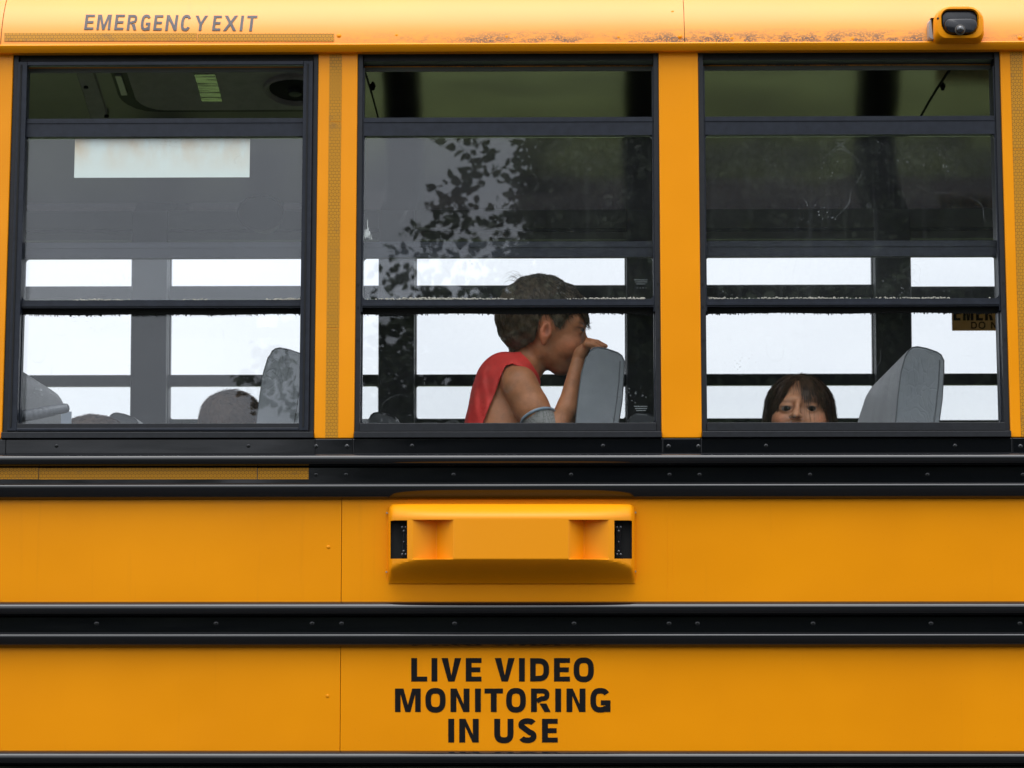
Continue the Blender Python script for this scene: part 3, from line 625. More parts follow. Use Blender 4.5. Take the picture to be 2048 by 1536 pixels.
# ceiling panel seams, each with a clip
for (p1, p2, pc) in (((728, 140), (755, 232), (743, 176)), ((1905, 134), (1843, 232), (1883, 176))):
    a = ceil_hit(*p1, .003); b_ = ceil_hit(*p2, .003)
    ts = np.linspace(-.6, 1.15, 14); mb = MB()
    mb.loft([[(a[0] + (b_[0] - a[0]) * t + e, a[1] + (b_[1] - a[1]) * t, cz(a[1] + (b_[1] - a[1]) * t) - l) for e, l in ((-.0016, -.001), (.0016, -.001), (.0016, .004), (-.0016, .004))] for t in ts]).build('ceiling_seam', M_rub, bus)
    q = ceil_hit(*pc, .006); MB().tube([(q[0] + .003, q[1], cz(q[1]) - .001), (q[0] + .003, q[1], cz(q[1]) - .012)], [.008, .004], 10).build('ceiling_screw', M_rub, bus)
# round loudspeaker set in the far header
def P_header(px, py):
    d = ray(px, py); t = (W - .20 - LEAN * .8 - CAM[1]) / d[1]; return CAM + t * d
c = P_header(521, 426)
def sring(r, dy): return [(c[0] + r * math.cos(t), c[1] + .010 - dy, c[2] + r * .78 * math.sin(t)) for t in [2 * math.pi * i / 32 for i in range(32)]]
MB().loft([sring(.045, -.13), sring(.066, .012), sring(.060, .016), sring(.058, .010), sring(.03, .006)]).build('loudspeaker', M_rub, bus)['label'] = 'round loudspeaker on the far header'

# --- far window sign --------------------------------------------------------
YSG = W - .060
def onsign(a, b, l): return P(a, b, YSG - l)
p0, p1 = P(1903, 603, YSG), P(2130, 661, YSG)
sg = MB().box(p0[0], p1[0], YSG, YSG + .0012, p1[2], p0[2]).build('window_sign', M_sign, bus, None, 0, 0); sg['label'] = 'tan sign with black lettering on the far window'
sp = [('E', 1907, 1921, 611, 641), ('M', 1926, 1947, 611, 641), ('E', 1952, 1966, 611, 641), ('R', 1970, 1986, 611, 641), ('G', 1990, 2008, 611, 641), ('E', 2013, 2027, 611, 641), ('N', 2031, 2049, 611, 641), ('C', 2053, 2070, 611, 641), ('Y', 2073, 2092, 611, 641)]
sp += [('D', 1942, 1954, 643.5, 657.5), ('O', 1957, 1971, 643.5, 657.5), ('N', 1982, 1994, 643.5, 657.5), ('O', 1997, 2011, 643.5, 657.5), ('T', 2013, 2025, 643.5, 657.5)]
letters(sp, .2, onsign, 'lettering', M_ink, sg, .0004)

# ------------------------------------------------------------------ side camera housing
def grid_lines(a, b, step, hard):
    s_ = set(np.arange(a, b, step)) | {a, b}
    for h in hard: s_ |= {h - .6, h + .6}
    return sorted(v for v in s_ if a <= v <= b)
X0, X1, Y0, Y1 = 776, 1270, 1008, 1167
gx = grid_lines(X0, X1, 5, [825, 873, 907, 1137, 1168, 1218, 781.5, 815, 1228, 1264.5]) + [X1 - .01]
gx = sorted(set(gx + [X0 + .8, X0 + 2, X1 - 2, X1 - .8]))
gy = sorted(set(grid_lines(Y0, Y1, 4, [1040, 1118]) + [Y0 + .8, Y0 + 2]))
def hd(px, py):
    u = (px - (X0 + X1) / 2) / ((X1 - X0) / 2); front = .078 - .040 * abs(u) ** 5 - .010 * u * u
    e = min(px - X0, X1 - px); front *= min(1, .35 + .65 * math.sqrt(min(1, e / 7)))
    ytop = 1036; vb = 1126 + 22 * abs(u) ** 8
    if py < ytop: t = (ytop - py) / (ytop - Y0); front *= .32 + .68 * math.cos(t * math.pi / 2) ** .75
    if py > vb - 8:
        t = min(1, (py - vb + 8) / (Y1 - vb + 8)); tt = t * t * (3 - 2 * t) * .35 + t * .65; front *= 1 - .93 * tt
    if 1039.7 < py < 1118.3:
        k = 0
        if 825 < px < 907: k = (px - 825) / 48 if px < 873 else (907 - px) / 34
        if 1137 < px < 1218: k = (px - 1137) / 31 if px < 1168 else (1218 - px) / 50
        front -= .034 * max(0, k)
    return max(front, .002)
def corner(px, py):
    e = max(0, min(px - X0, X1 - px)); 
    if e >= 13: return py
    yT = Y0 + 13 - math.sqrt(169 - (13 - e) ** 2); return yT + (py - Y0) * (Y1 - yT) / (Y1 - Y0) if py < 1034 else py + (yT - Y0) * max(0, (1060 - py) / 26) * .8 * (py < 1060)
verts = [tuple(P(px, corner(px, py), -hd(px, py) - .001)) for py in gy for px in gx]; nx = len(gx); fs = []
for j in range(len(gy) - 1):
    for i in range(nx - 1):
        cx, cy_ = (gx[i] + gx[i + 1]) / 2, (gy[j] + gy[j + 1]) / 2
        if 1042 < cy_ < 1118 and (781.5 < cx < 815 or 1228 < cx < 1264.5): continue
        fs.append((j * nx + i, j * nx + i + 1, (j + 1) * nx + i + 1, (j + 1) * nx + i))
mb = MB().add(verts, fs)
rim = [j * nx for j in range(len(gy))] ; top = list(range(nx)); botm = [(len(gy) - 1) * nx + i for i in range(nx)]; rr_ = [j * nx + nx - 1 for j in range(len(gy))]
loop = top + rr_[1:] + botm[::-1][1:] + rim[::-1][1:-1]
base = len(mb.v); mb.v += [(mb.v[i][0], .0, mb.v[i][2]) for i in loop]; n = len(loop)
mb.f += [(loop[i], base + i, base + (i + 1) % n, loop[(i + 1) % n]) for i in range(n)]
hs = mb.build('camera_housing', M_hous, bus, smooth=28, recalc=False); hs['label'] = 'yellow housing on the bus side with a lamp window at each end'
bm = bmesh.new(); bm.from_mesh(hs.data); bmesh.ops.recalc_face_normals(bm, faces=bm.faces); bm.to_mesh(hs.data); bm.free()
for xa, xb, s_ in ((780, 816, 1), (1227, 1266, -1)):
    a = P(xa, 1041, -.05); b_ = P(xb, 1119, -.05)
    MB().box(a[0] - .001, b_[0] + .001, -.022, -.006, b_[2] - .001, a[2] + .001).build('lamp_recess', M_rub, hs, None, .001)
    cx = (a[0] + b_[0]) / 2 + s_ * .009
    lm = MB().loft([[(cx - .006 + q, y, b_[2] + .004), (cx + .005 + q, y, b_[2] + .002), (cx + .006 + q, y, a[2] - .016), (cx - .003 + q, y, a[2] - .012)] for q, y in ((0, -.022), (s_ * .002, -.040))]).build('lamp', M_gblk, hs, None, .001)
    for k, zz in enumerate((.14, .22, .46, .74, .84)):
        for dx in ((-.003, .004) if k in (0, 4) else (0,)):
            MB().dome((cx + dx, -.040, b_[2] + (a[2] - b_[2]) * zz), .0026 if k != 2 else .0018, .002, 8).build('led', M_led, lm)
for px, py in ((774, 1026), (1271, 1025), (773, 1144), (1271, 1143)):
    c = P(px, py, -.006); MB().tube([(c[0], -.004, c[2]), (c[0], -.009, c[2])], .0018, 8).build('housing_bolt', M_bolt, hs)

# ------------------------------------------------------------------ roof camera
YC = roof_o(zroof(60))
def rrect(cx, cz__, w, h, rt, rb, y, n=6):
    out = []
    for sx1, sz1, a0, r in ((1, 1, 0, rt), (-1, 1, 90, rt), (-1, -1, 180, rb), (1, -1, 270, rb)):
        for i in range(n + 1):
            a = rad(a0 + 90 * i / n); out.append((cx + sx1 * (w / 2 - r) + r * math.cos(a), y, cz__ + sz1 * (h / 2 - r) + r * math.sin(a)))
    return out
def RC(px, py, o): return P(px, py, YC - o)
cam0 = RC(1913, 54, .05) + np.array([.007, 0, .011])
A = lambda w, h, rt, rb, o, dz=0, dx=0: rrect(cam0[0] + dx, cam0[2] + dz, w * .98, h * .95, rt, rb, YC - o)
rc = MB().loft([A(.103, .080, .034, .012, -.035), A(.103, .078, .034, .014, .03), A(.100, .074, .032, .016, .042), A(.092, .068, .028, .018, .050, -.001), A(.078, .058, .017, .026, .051, -.001), A(.074, .054, .015, .025, .046, -.001)], cap1=False).build('roof_camera', M_yel, bus, smooth=50)
rc['label'] = 'small black eyed camera in a yellow hood on the roof edge'
MB().loft([A(.076, .056, .016, .026, .028, -.001), A(.074, .054, .014, .025, .043, -.001), A(.070, .048, .012, .022, .046, -.002)]).build('camera_face', M_gblk, rc, smooth=50)
MB().loft([A(.067, .034, .012, .016, .040, -.009, .001), A(.067, .033, .012, .016, .056, -.010, .001), A(.060, .028, .010, .013, .060, -.011, .001)]).build('camera_visor', M_gblk, rc, smooth=50)
c = RC(1919, 66, .06) + np.array([.001, 0, .006])
def lring(r, o): return [(c[0] + r * math.cos(t), YC - o, c[2] + r * math.sin(t)) for t in [2 * math.pi * i / 24 for i in range(24)]]
MB().loft([lring(.0105, .059), lring(.0105, .063), lring(.0088, .0635)]).build('lens_ring', plain('lens_ring', (.08, .07, .06), .3, .6), rc, smooth=50)
MB().loft([lring(.0086, .063), lring(.0080, .0665), lring(.006, .069), lring(.003, .0705), lring(.001, .071)]).build('lens', M_lens, rc, smooth=60)
for px, py in ((1876, 37), (1959, 36)):
    q = RC(px, py, .050); MB().tube([(q[0], YC - .042, q[2]), (q[0], YC - .0505, q[2])], .0024, 10).build('hood_screw', M_rub, rc)
q = RC(1860, 66, .02) + np.array([0, 0, .010]); MB().loft([rrect(q[0] + .006, q[2] - .001, .020, .048, .014, .008, YC - .004), rrect(q[0] + .006, q[2] - .001, .016, .044, .012, .008, YC - .022)]).build('camera_gasket', M_steel, rc)

# ------------------------------------------------------------------ seats
def seat(x_off, y0, y1, label=None, mirror=False):
    """high-backed bench; profile measured from the seat the boy leans on (near end at y=.14)"""
    Q = lambda px, py: (P(px, py, .14)[0], P(px, py, .14)[2])
    prof = [Q(1133, 1010), Q(1143, 905), Q(1150, 845), Q(1156, 790), Q(1163, 742), Q(1172, 712), Q(1180, 699), Q(1187, 694), Q(1196, 692.5), Q(1215, 696), Q(1236, 703), Q(1245, 709), Q(1250, 720), Q(1249.5, 745), Q(1245, 800), Q(1238, 845), Q(1228, 905), Q(1214, 1010)]
    zt = max(p[1] for p in prof); zb_ = Q(1133, 1010)[1]; xc = Q(1198, 760)[0]
    ys = [0, .004, .012, .03, .1, .25, .4, .52, .60, .66, .70, .74, .78, .81, .83, .842, .85]; ln = y1 - y0; rings = []
    for s_ in ys:
        s_ = s_ / .85 * ln; e = ln - s_; ins = max(0, 1 - s_ / .012) ** 2 * .006
        drop = 0; c_ = .20
        if e < c_: t = 1 - e / c_; drop = .105 * (1 - math.sqrt(max(0, 1 - t ** 2.4)))
        thin = 1 if e > .02 else .80 + .2 * (e / .02)
        r = []
        for x, z in prof:
            k = max(0, (z - zb_) / (zt - zb_)); zz = z - drop * k ** 3 - ins * k; 
            xx = xc + (x - xc) * thin * (1 - ins * 8) + x_off
            r.append((xx, y0 + s_, zz))
        rings.append(r)
    mb = MB().loft(rings)
    st = empty('bus_seat', (xc + x_off, (y0 + y1) / 2, ZF)); tag(st, None); st.parent = bus; st.matrix_parent_inverse = Matrix.Translation(-bus.location)
    if label: st['label'] = label
    def up(o): o.parent = st; o.matrix_parent_inverse = Matrix.Translation(-(st.location)); return o
    b = up(mb.build('backrest', M_vin, None, smooth=45)); 
    # piping round the end face
    pr = [(x + x_off, y0 + .006, z - .002) for x, z in prof[2:-2]]
    up(MB().tube([(xc + x_off + (p[0] - xc - x_off) * .97, y0 + .0035, p[2]) for p in pr], .0018, 6).build('piping', M_vin2, None))
    # back panel seam on the right of the end face
    sm_ = [(Q(px, py)[0] + x_off, y0 - .0002, Q(px, py)[1]) for px, py in ((1240, 722), (1238, 760), (1232, 810), (1225, 860))]
    up(MB().tube(sm_, .0012, 6).build('seam', M_vin2, None))
    zc = ZF + .42; xm = Q(1140, 960)[0] + x_off
    cu = MB().loft([[(xm - .40, y, zc - .06), (xm + .03, y, zc - .07), (xm + .03, y, zc + .03), (xm - .36, y, zc + .05), (xm - .41, y, zc + .01)] for y in (y0, y0 + .02, y1 - .02, y1)])
    up(cu.build('cushion', M_vin, None, bevel=.01))
    for yy in (y0 + .12, y1 - .12):
        for xx in (xm - .33, xm + .02): up(MB().tube([(xx, yy, ZF), (xx, yy, zc - .06)], .016, 8).build('seat_leg', M_gblk, None))
    return st
SP = P(1795, 800, .14)[0] - P(1155, 800, .14)[0]
seat(0, .14, .99, 'grey vinyl seat the boy rests his hand on')
seat(SP, .14, .99, 'grey vinyl seat right of the peering girl')
seat(-SP, .14, .99, 'grey vinyl seat behind the right edge of the emergency window')
seat(-2 * SP + .022, .14, .99, 'grey vinyl seat at the left end of the emergency window')
seat(-3 * SP, .14, .99); seat(2 * SP, .14, .99)
for k, lb in ((-3, None), (-2, None), (-1, 'seat top across the aisle behind the emergency window'), (0, 'seat top across the aisle left of the boy'), (1, 'seat top across the aisle right of the boy'), (2, None)):
    xo = k * SP + (P(752, 835, 1.35)[0] - P(1195, 760, .14)[0])
    seat(xo, 1.38, 2.1, lb)

exec_people = True
# ------------------------------------------------------------------ implicit surface modelling for the children
def surface_nets(Fv, org, h):
    s_ = Fv < 0; nx, ny, nz = Fv.shape
    c = np.zeros((nx - 1, ny - 1, nz - 1), int)
    for i in (0, 1):
        for j in (0, 1):
            for k in (0, 1): c += s_[i:nx - 1 + i, j:ny - 1 + j, k:nz - 1 + k]
    act = (c > 0) & (c < 8); idx = -np.ones(act.shape, int); I = np.argwhere(act); idx[tuple(I.T)] = np.arange(len(I))
    acc = np.zeros((len(I), 3)); cnt = np.zeros(len(I))
    cor = [(i, j, k) for i in (0, 1) for j in (0, 1) for k in (0, 1)]
    for a in cor:
        for ax in range(3):
            if a[ax]: continue
            b = list(a); b[ax] = 1
            fa = Fv[I[:, 0] + a[0], I[:, 1] + a[1], I[:, 2] + a[2]]; fb = Fv[I[:, 0] + b[0], I[:, 1] + b[1], I[:, 2] + b[2]]
            m = (fa < 0) != (fb < 0); t = np.where(m, fa / np.where(m, fa - fb, 1), 0)
            pos = np.tile(np.array(a, float), (len(I), 1)); pos[:, ax] += t; acc[m] += pos[m]; cnt[m] += 1
    V = (I + acc / cnt[:, None]) * h + org; Fs = []
    for ax in range(3):
        u, v = (ax + 1) % 3, (ax + 2) % 3
        sl0 = [slice(None)] * 3; sl1 = [slice(None)] * 3; sl0[ax] = slice(0, -1); sl1[ax] = slice(1, None)
        ch = s_[tuple(sl0)] != s_[tuple(sl1)]; E = np.argwhere(ch)
        E = E[(E[:, u] > 0) & (E[:, v] > 0) & (E[:, u] < Fv.shape[u] - 1) & (E[:, v] < Fv.shape[v] - 1)]
        def cell(du, dv): q = E.copy(); q[:, u] -= du; q[:, v] -= dv; return idx[tuple(q.T)]
        q = np.stack([cell(1, 1), cell(0, 1), cell(0, 0), cell(1, 0)], 1); flip = ~s_[tuple(E.T)]; q[flip] = q[flip][:, ::-1]; Fs.append(q)
    return V, np.concatenate(Fs)
class G:                                    # grid in local units (a right, b down, c away), 1 unit = mpp metres
    def __init__(s, a, b, c, h):
        s.o = np.array([a[0], b[0], c[0]], float); s.h = h
        ax = [np.arange(r[0], r[1] + h, h, dtype=np.float32) for r in (a, b, c)]; s.X = np.meshgrid(*ax, indexing='ij')
def ell(X, c, r, rot=0., rotx=0.):
    a, b, d = X[0] - c[0], X[1] - c[1], X[2] - c[2]
    if rot: cs, sn = math.cos(rot), math.sin(rot); a, b = cs * a + sn * b, -sn * a + cs * b
    if rotx: cs, sn = math.cos(rotx), math.sin(rotx); b, d = cs * b + sn * d, -sn * b + cs * d
    k0 = np.sqrt((a / r[0]) ** 2 + (b / r[1]) ** 2 + (d / r[2]) ** 2) + 1e-6; k1 = np.sqrt((a / r[0] ** 2) ** 2 + (b / r[1] ** 2) ** 2 + (d / r[2] ** 2) ** 2) + 1e-6
    return k0 * (k0 - 1) / k1
def cone(X, p, q, r0, r1, flat=1.):
    p = np.array(p, float); q = np.array(q, float); d = q - p; L2 = d @ d
    t = np.clip(((X[0] - p[0]) * d[0] + (X[1] - p[1]) * d[1] + (X[2] - p[2]) * d[2]) / L2, 0, 1)
    return np.sqrt((X[0] - p[0] - t * d[0]) ** 2 + (X[1] - p[1] - t * d[1]) ** 2 + ((X[2] - p[2] - t * d[2]) / flat) ** 2) - (r0 + (r1 - r0) * t)
def smin(a, b, k): h = np.clip(.5 + .5 * (b - a) / k, 0, 1); return b + (a - b) * h - k * h * (1 - h)
def smax(a, b, k): return -smin(-a, -b, k)
def inpoly(A, B, poly):
    r = np.zeros(A.shape, bool); n = len(poly); j = n - 1
    for i in range(n):
        xi, yi = poly[i]; xj, yj = poly[j]
        if yi != yj: m = ((yi > B) != (yj > B)) & (A < (xj - xi) * (B - yi) / (yj - yi) + xi); r ^= m
        j = i
    return r
def polydist(A, B, poly):                   # signed distance, negative inside
    d = np.full(A.shape, 1e9, np.float32); n = len(poly)
    for i in range(n):
        x0, y0 = poly[i]; x1, y1 = poly[(i + 1) % n]; dx, dy = x1 - x0, y1 - y0
        t = np.clip(((A - x0) * dx + (B - y0) * dy) / (dx * dx + dy * dy + 1e-9), 0, 1); d = np.minimum(d, (A - x0 - t * dx) ** 2 + (B - y0 - t * dy) ** 2)
    d = np.sqrt(d); return np.where(inpoly(A, B, poly), -d, d)
class Frame:
    def __init__(s, a0, b0, y0, pitch=0.): s.pt = pitch; s.a0, s.b0, s.y0 = a0, b0, y0; s.p = P(a0, b0, y0); s.m = P(a0 + 1, b0, y0)[0] - s.p[0]
    def w(s, V):
        V = np.array(V, float)
        if s.pt:
            b, c = V[..., 1] - s.b0, V[..., 2].copy(); V[..., 1] = s.b0 + b * math.cos(s.pt) - c * math.sin(s.pt); V[..., 2] = c * math.cos(s.pt) + b * math.sin(s.pt)
        return np.stack([s.p[0] + (V[..., 0] - s.a0) * s.m, s.y0 + V[..., 2] * s.m, s.p[2] - (V[..., 1] - s.b0) * s.m], -1)
def mesh_of(name, V, Fs, fr, mats, parent, cols=None, extra=None, smooth=True):
    """extra: list of (verts local, faces, material index, colours)"""
    Vs = [V]; Fl = [tuple(map(int, f)) for f in Fs]; mi = [0] * len(Fl); C = [cols if cols is not None else np.ones((len(V), 3))]; n = len(V)
    for ev, ef, em, ec in (extra or []):
        Vs.append(np.array(ev)); Fl += [tuple(int(i) + n for i in f) for f in ef]; mi += [em] * len(ef); C.append(np.array(ec)); n += len(ev)
    W_ = fr.w(np.concatenate(Vs)); me = bpy.data.meshes.new(name); me.from_pydata([tuple(v) for v in W_], [], Fl)
    for m in mats: me.materials.append(m)
    me.polygons.foreach_set('material_index', mi); cc = np.concatenate(C)
    at = me.color_attributes.new('tone', 'FLOAT_COLOR', 'POINT'); at.data.foreach_set('color', np.concatenate([cc, np.ones((len(cc), 1))], 1).astype(np.float32).ravel())
    bm = bmesh.new(); bm.from_mesh(me); bmesh.ops.recalc_face_normals(bm, faces=bm.faces); bm.to_mesh(me); bm.free()
    if smooth: me.shade_smooth()
    o = bpy.data.objects.new(name, me); COL.objects.link(o)
    if parent: o.parent = parent; o.matrix_parent_inverse = Matrix.Translation(-parent.location)
    return o
def skinmat(name, rough=.5):
    m, nt, b = new_mat(name); at = nt.nodes.new('ShaderNodeAttribute'); at.attribute_name = 'tone'; v = coords(nt)
    n = ramp(nt, noise_n(nt, v, 55, 4), [(.3, .80), (.7, 1.10)]); mm = nt.nodes.new('ShaderNodeVectorMath'); mm.operation = 'MULTIPLY'; nt.links.new(at.outputs[0], mm.inputs[0]); nt.links.new(n, mm.inputs[1])
    nt.links.new(mm.outputs[0], b.inputs['Base Color']); b.inputs['Roughness'].default_value = rough
    b.inputs['Subsurface Weight'].default_value = .12; b.inputs['Subsurface Radius'].default_value = (.01, .004, .002); b.inputs['Subsurface Scale'].default_value = .6
    bump(nt, b, noise_n(nt, v, 900, 2), .12, .001); return m
M_skin = skinmat('skin')
def eyemat():
    m, nt, b = new_mat('eye'); at = nt.nodes.new('ShaderNodeAttribute'); at.attribute_name = 'tone'; nt.links.new(at.outputs[0], b.inputs['Base Color']); b.inputs['Roughness'].default_value = .15; b.inputs['Specular IOR Level'].default_value = .12; return m
M_eye = eyemat()
def hairmat(name, c0, c1, rough=.38):
    m, nt, b = new_mat(name); n = noise_n(nt, coords(nt, (1, 1, 1)), 90, 3); nt.links.new(mixc(nt, ramp(nt, n, [(.3, 0.), (.7, 1.)]), c0, c1), b.inputs['Base Color']); b.inputs['Roughness'].default_value = rough; b.inputs['Specular IOR Level'].default_value = .22; return m
M_hair_b = hairmat('brown_hair', (.045, .031, .019), (.14, .10, .06)); M_hair_g = hairmat('dark_hair', (.020, .012, .008), (.085, .048, .028), .33)
M_hair_l = hairmat('light_brown_hair', (.10, .058, .036), (.19, .12, .08), .45)
def strands(mb, paths, r0, n=3):
    for pts in paths:
        k = len(pts); t = pts[-1] - pts[0]; L = np.linalg.norm(t) + 1e-9; t = t / L; u = np.cross(t, [0.3, .2, .9]); u /= np.linalg.norm(u) + 1e-9; w = np.cross(t, u); b = len(mb.v)
        for i, p in enumerate(pts):
            r = r0 * (1 - .85 * (i / (k - 1)) ** 2)
            for q in range(n): a = 2 * math.pi * q / n; mb.v.append(tuple(p + (u * math.cos(a) + w * math.sin(a)) * r))
        for i in range(k - 1):
            for q in range(n): mb.f.append((b + i * n + q, b + i * n + (q + 1) % n, b + (i + 1) * n + (q + 1) % n, b + (i + 1) * n + q))
def eyeball(c, r, look=(0, 0, -1), iris=.52, col=(.03, .016, .010)):
    V, Fs, C = [], [], []; look = np.array(look, float); look /= np.linalg.norm(look)
    nn, mm = 16, 24
    for i in range(nn + 1):
        for j in range(mm):
            t, p = math.pi * i / nn, 2 * math.pi * j / mm; d = np.array([math.sin(t) * math.cos(p), math.sin(t) * math.sin(p), -math.cos(t)])
            V.append(np.array(c) + d * r); a = math.acos(np.clip(d @ look, -1, 1)); C.append((.003, .003, .003) if a < iris * .45 else col if a < iris else (.20, .17, .155))  # white of the eye greyed to carry its shade in the colour
    for i in range(nn):
        for j in range(mm): Fs.append((i * mm + j, i * mm + (j + 1) % mm, (i + 1) * mm + (j + 1) % mm, (i + 1) * mm + j))
    return V, Fs, 1, C
# ---- the boy ----------------------------------------------------------
fb = Frame(1090, 740, .28)
boy = empty('person', tuple(fb.w(np.array([1010, 1100, 0])))); tag(boy, 'boy in a red sleeveless shirt leaning his face and hand on the grey seat back', 'person')
g = G((925, 1000 + 220), (538, 1010), (-140, 142), 3.0); X = g.X; ac = np.abs(X[2])
XM = [X[0], X[1], -ac]                       # mirrored: both sides from one description
def torso(X, XM):
    d = ell(X, (1006, 880, 0), (70, 165, 86)); d = smin(d, ell(X, (1020, 765, 0), (50, 44, 80), -.3), 30)
    return smin(d, cone(XM, (1050, 742, -24), (1034, 761, -72), 27, 25), 16)
d = torso(X, XM)
d = smin(d, cone(X, (1078, 697, 0), (1036, 756, 0), 34, 38), 10)
arm = smin(cone(XM, (1040, 779, -88), (1064, 826, -92), 36, 33), cone(XM, (1064, 826, -92), (1103, 889, -90), 33, 24), 12)
fore = smin(cone(XM, (1103, 891, -90), (1134, 825, -88), 22, 19.5), cone(XM, (1134, 825, -88), (1157, 724, -84), 19.5, 12.5), 10)
d = smin(d, smin(arm, fore, 12), 9)
hd_ = ell(X, (1081, 631, 0), (85, 77, 68), .12); hd_ = smin(hd_, ell(X, (1118, 676, 0), (52, 62, 50)), 18)
hd_ = smin(hd_, cone(XM, (1088, 703, -30), (1118, 728, -9), 20, 20), 14); hd_ = smin(hd_, ell(X, (1125, 733, 0), (22, 17, 20)), 9)
hd_ = smin(hd_, cone(XM, (1158, 652, -8), (1150, 650, -34), 13, 11), 10)
hd_ = smin(hd_, cone(X, (1166, 668, 0), (1183, 698, 0), 4, 8), 7); hd_ = smin(hd_, cone(X, (1160, 716, -8), (1160, 716, 8), 10, 10), 8)
hd_ = smin(hd_, ell(XM, (1135, 696, -30), (26, 24, 20)), 12)
hd_ = smax(hd_, -ell(XM, (1172, 664, -24), (11, 9, 15)), 6)
hd_ = smin(hd_, smax(ell(XM, (1158, 663, -26), (12, 11, 12)), -ell(XM, (1172, 664, -28), (12, 3.6, 14)), 2), 2)
d = smin(d, hd_, 12)
ear = smax(ell(XM, (1091, 673, -68), (12, 21, 8), .2), -ell(XM, (1093.5, 668, -77), (7.2, 13.5, 8), .2), 2)
ear = smin(ear, ell(XM, (1099, 677, -70), (4, 7, 4)), 2); ear = smin(ear, ell(XM, (1088, 693, -66), (6, 7, 5)), 4)
d = smin(d, ear, 4)
V, Fs = surface_nets(d, g.o, g.h)
# hand on a finer grid is merged below as part of the same skin: resample a finer band for the hands
def hands(X):
    XM = [X[0], X[1], -np.abs(X[2])]
    h = cone(XM, (1158, 724, -84), (1161, 717, -84), 12.0, 11.5, 1.2)
    palm = smin(cone(XM, (1162, 716, -90), (1174, 699, -98), 9, 7.0), cone(XM, (1162, 716, -78), (1175, 699, -72), 9, 7.0), 9)
    palm = smin(palm, cone(XM, (1161, 716, -84), (1176, 698, -85), 10, 7.8), 8); h = smin(h, palm, 8)
    for c, (k1, k2, tip) in zip((-105, -94, -82.5, -71), (((1172, 702), (1185, 703), (1195, 708)), ((1175, 697), (1190, 698.5), (1203, 704.5)), ((1176, 693.5), (1194, 696), (1210, 703)), ((1175, 695), (1192, 697), (1207, 703)))):
        f = smin(cone(XM, (*k1, c), (*k2, c), 7.2, 5.6), cone(XM, (*k2, c), (*tip, c), 5.4, 4.2), 2); h = smin(h, f, 1.0)
    th = smin(cone(XM, (1161, 719, -72), (1169, 715, -60), 8, 6.2), cone(XM, (1169, 715, -60), (1178, 706, -52), 6.2, 4.8), 3); return smin(h, th, 5)
gh = G((1128, 1222), (674, 756), (-122, 0), 1.3); Xh = gh.X
dh = hands(Xh)
Xm = Xh
fore_h = cone(Xm, (1134, 825, -88), (1157, 724, -84), 19.5, 12.5)
dh = smin(dh, fore_h, 4) + np.clip((Xh[1] - 716) / 30, 0, 1) * 3.5; dh = np.maximum(dh, (Xh[1] - 748))
Vh, Fh = surface_nets(dh, gh.o, gh.h)
def smoothcol(V, base): return np.tile(np.array(base), (len(V), 1))
SK = np.array([.52, .215, .095])
C = smoothcol(V, SK); ed = np.exp(-(((V[:, 0] - 1091) / 16) ** 2 + ((V[:, 1] - 673) / 28) ** 2) * 1.2) * (np.abs(V[:, 2]) > 58)
C = C * (1 + ed[:, None] * np.array([.35, -.02, -.02])); 
ck = np.exp(-(((V[:, 0] - 1140) / 28) ** 2 + ((V[:, 1] - 695) / 22) ** 2)); C = C * (1 + ck[:, None] * np.array([.12, -.03, -.03]))
cc_ = np.exp(-(((V[:, 0] - 1094.5) / 5) ** 2 + ((V[:, 1] - 670) / 12) ** 2)) * (np.abs(V[:, 2]) > 60); C *= (1 - .55 * cc_)[:, None]  # shade of the ear hollow painted into the skin tone
be = np.exp(-(((V[:, 0] - 1164) / 8) ** 2 + ((V[:, 1] - 650) / 2.6) ** 2)); C *= (1 - .75 * be)[:, None]
el = np.exp(-(((V[:, 0] - 1163) / 9) ** 2 + ((V[:, 1] - 660.0) / 1.8) ** 2)) * (np.abs(V[:, 2]) > 14); C *= (1 - .85 * el)[:, None]
Ch = smoothcol(Vh, SK); nail = np.zeros(len(Vh))
for c, tp in ((-104, (1201, 698)), (-93, (1208, 697)), (-82, (1211, 696)), (-71, (1207, 696))): nail = np.maximum(nail, np.exp(-(((Vh[:, 0] - tp[0]) / 4) ** 2 + ((Vh[:, 1] - tp[1]) / 2.5) ** 2 + ((Vh[:, 2] - c) / 3.4) ** 2)))
Ch = Ch * (1 + nail[:, None] * np.array([.25, .3, .35]))
Vh2 = Vh.copy(); Vh2[:, 2] *= -1
extra = [(Vh, Fh, 0, Ch), (Vh2, Fh[:, ::-1], 0, Ch), eyeball((1158, 663, -26), 10.5, (.8, .1, -.35)), eyeball((1158, 663, 26), 10.5, (.8, .1, .35))]
mesh_of('body', V, Fs, fb, [M_skin, M_eye], boy, C, extra)
# shirt
g2 = G((915, 1110), (690, 1010), (-110, 112), 2.4); X = g2.X; XM2 = [X[0], X[1], -np.abs(X[2])]
t_ = torso(X, XM2); dn = np.clip((X[1] - 735) / 50, 0, 1); fo = dn * (1.7 * np.sin(X[0] * .17 + X[1] * .055 + .8 * np.sin(X[2] * .05)) + 1.1 * np.sin(X[0] * .33 - X[1] * .03 + X[2] * .04)); t_ = t_ + fo; shell = np.maximum(t_ - 7.2, -(t_ - 3.0))
armhole = [(1085, 1010), (1090, 800), (1083, 785), (1066, 762), (1044, 747), (1026, 739), (1012, 743), (1004, 762), (995, 789), (979, 827), (968, 856), (950, 1010)]
cutA = np.maximum(polydist(X[0], X[1], armhole), (56 - np.abs(X[2])))
neckcut = ell(X, (1072, 722, 0), (40, 26, 44), .75)
folds = 1.2 * np.sin(X[0] * .22 + X[1] * .05) * np.clip((X[1] - 740) / 60, 0, 1)
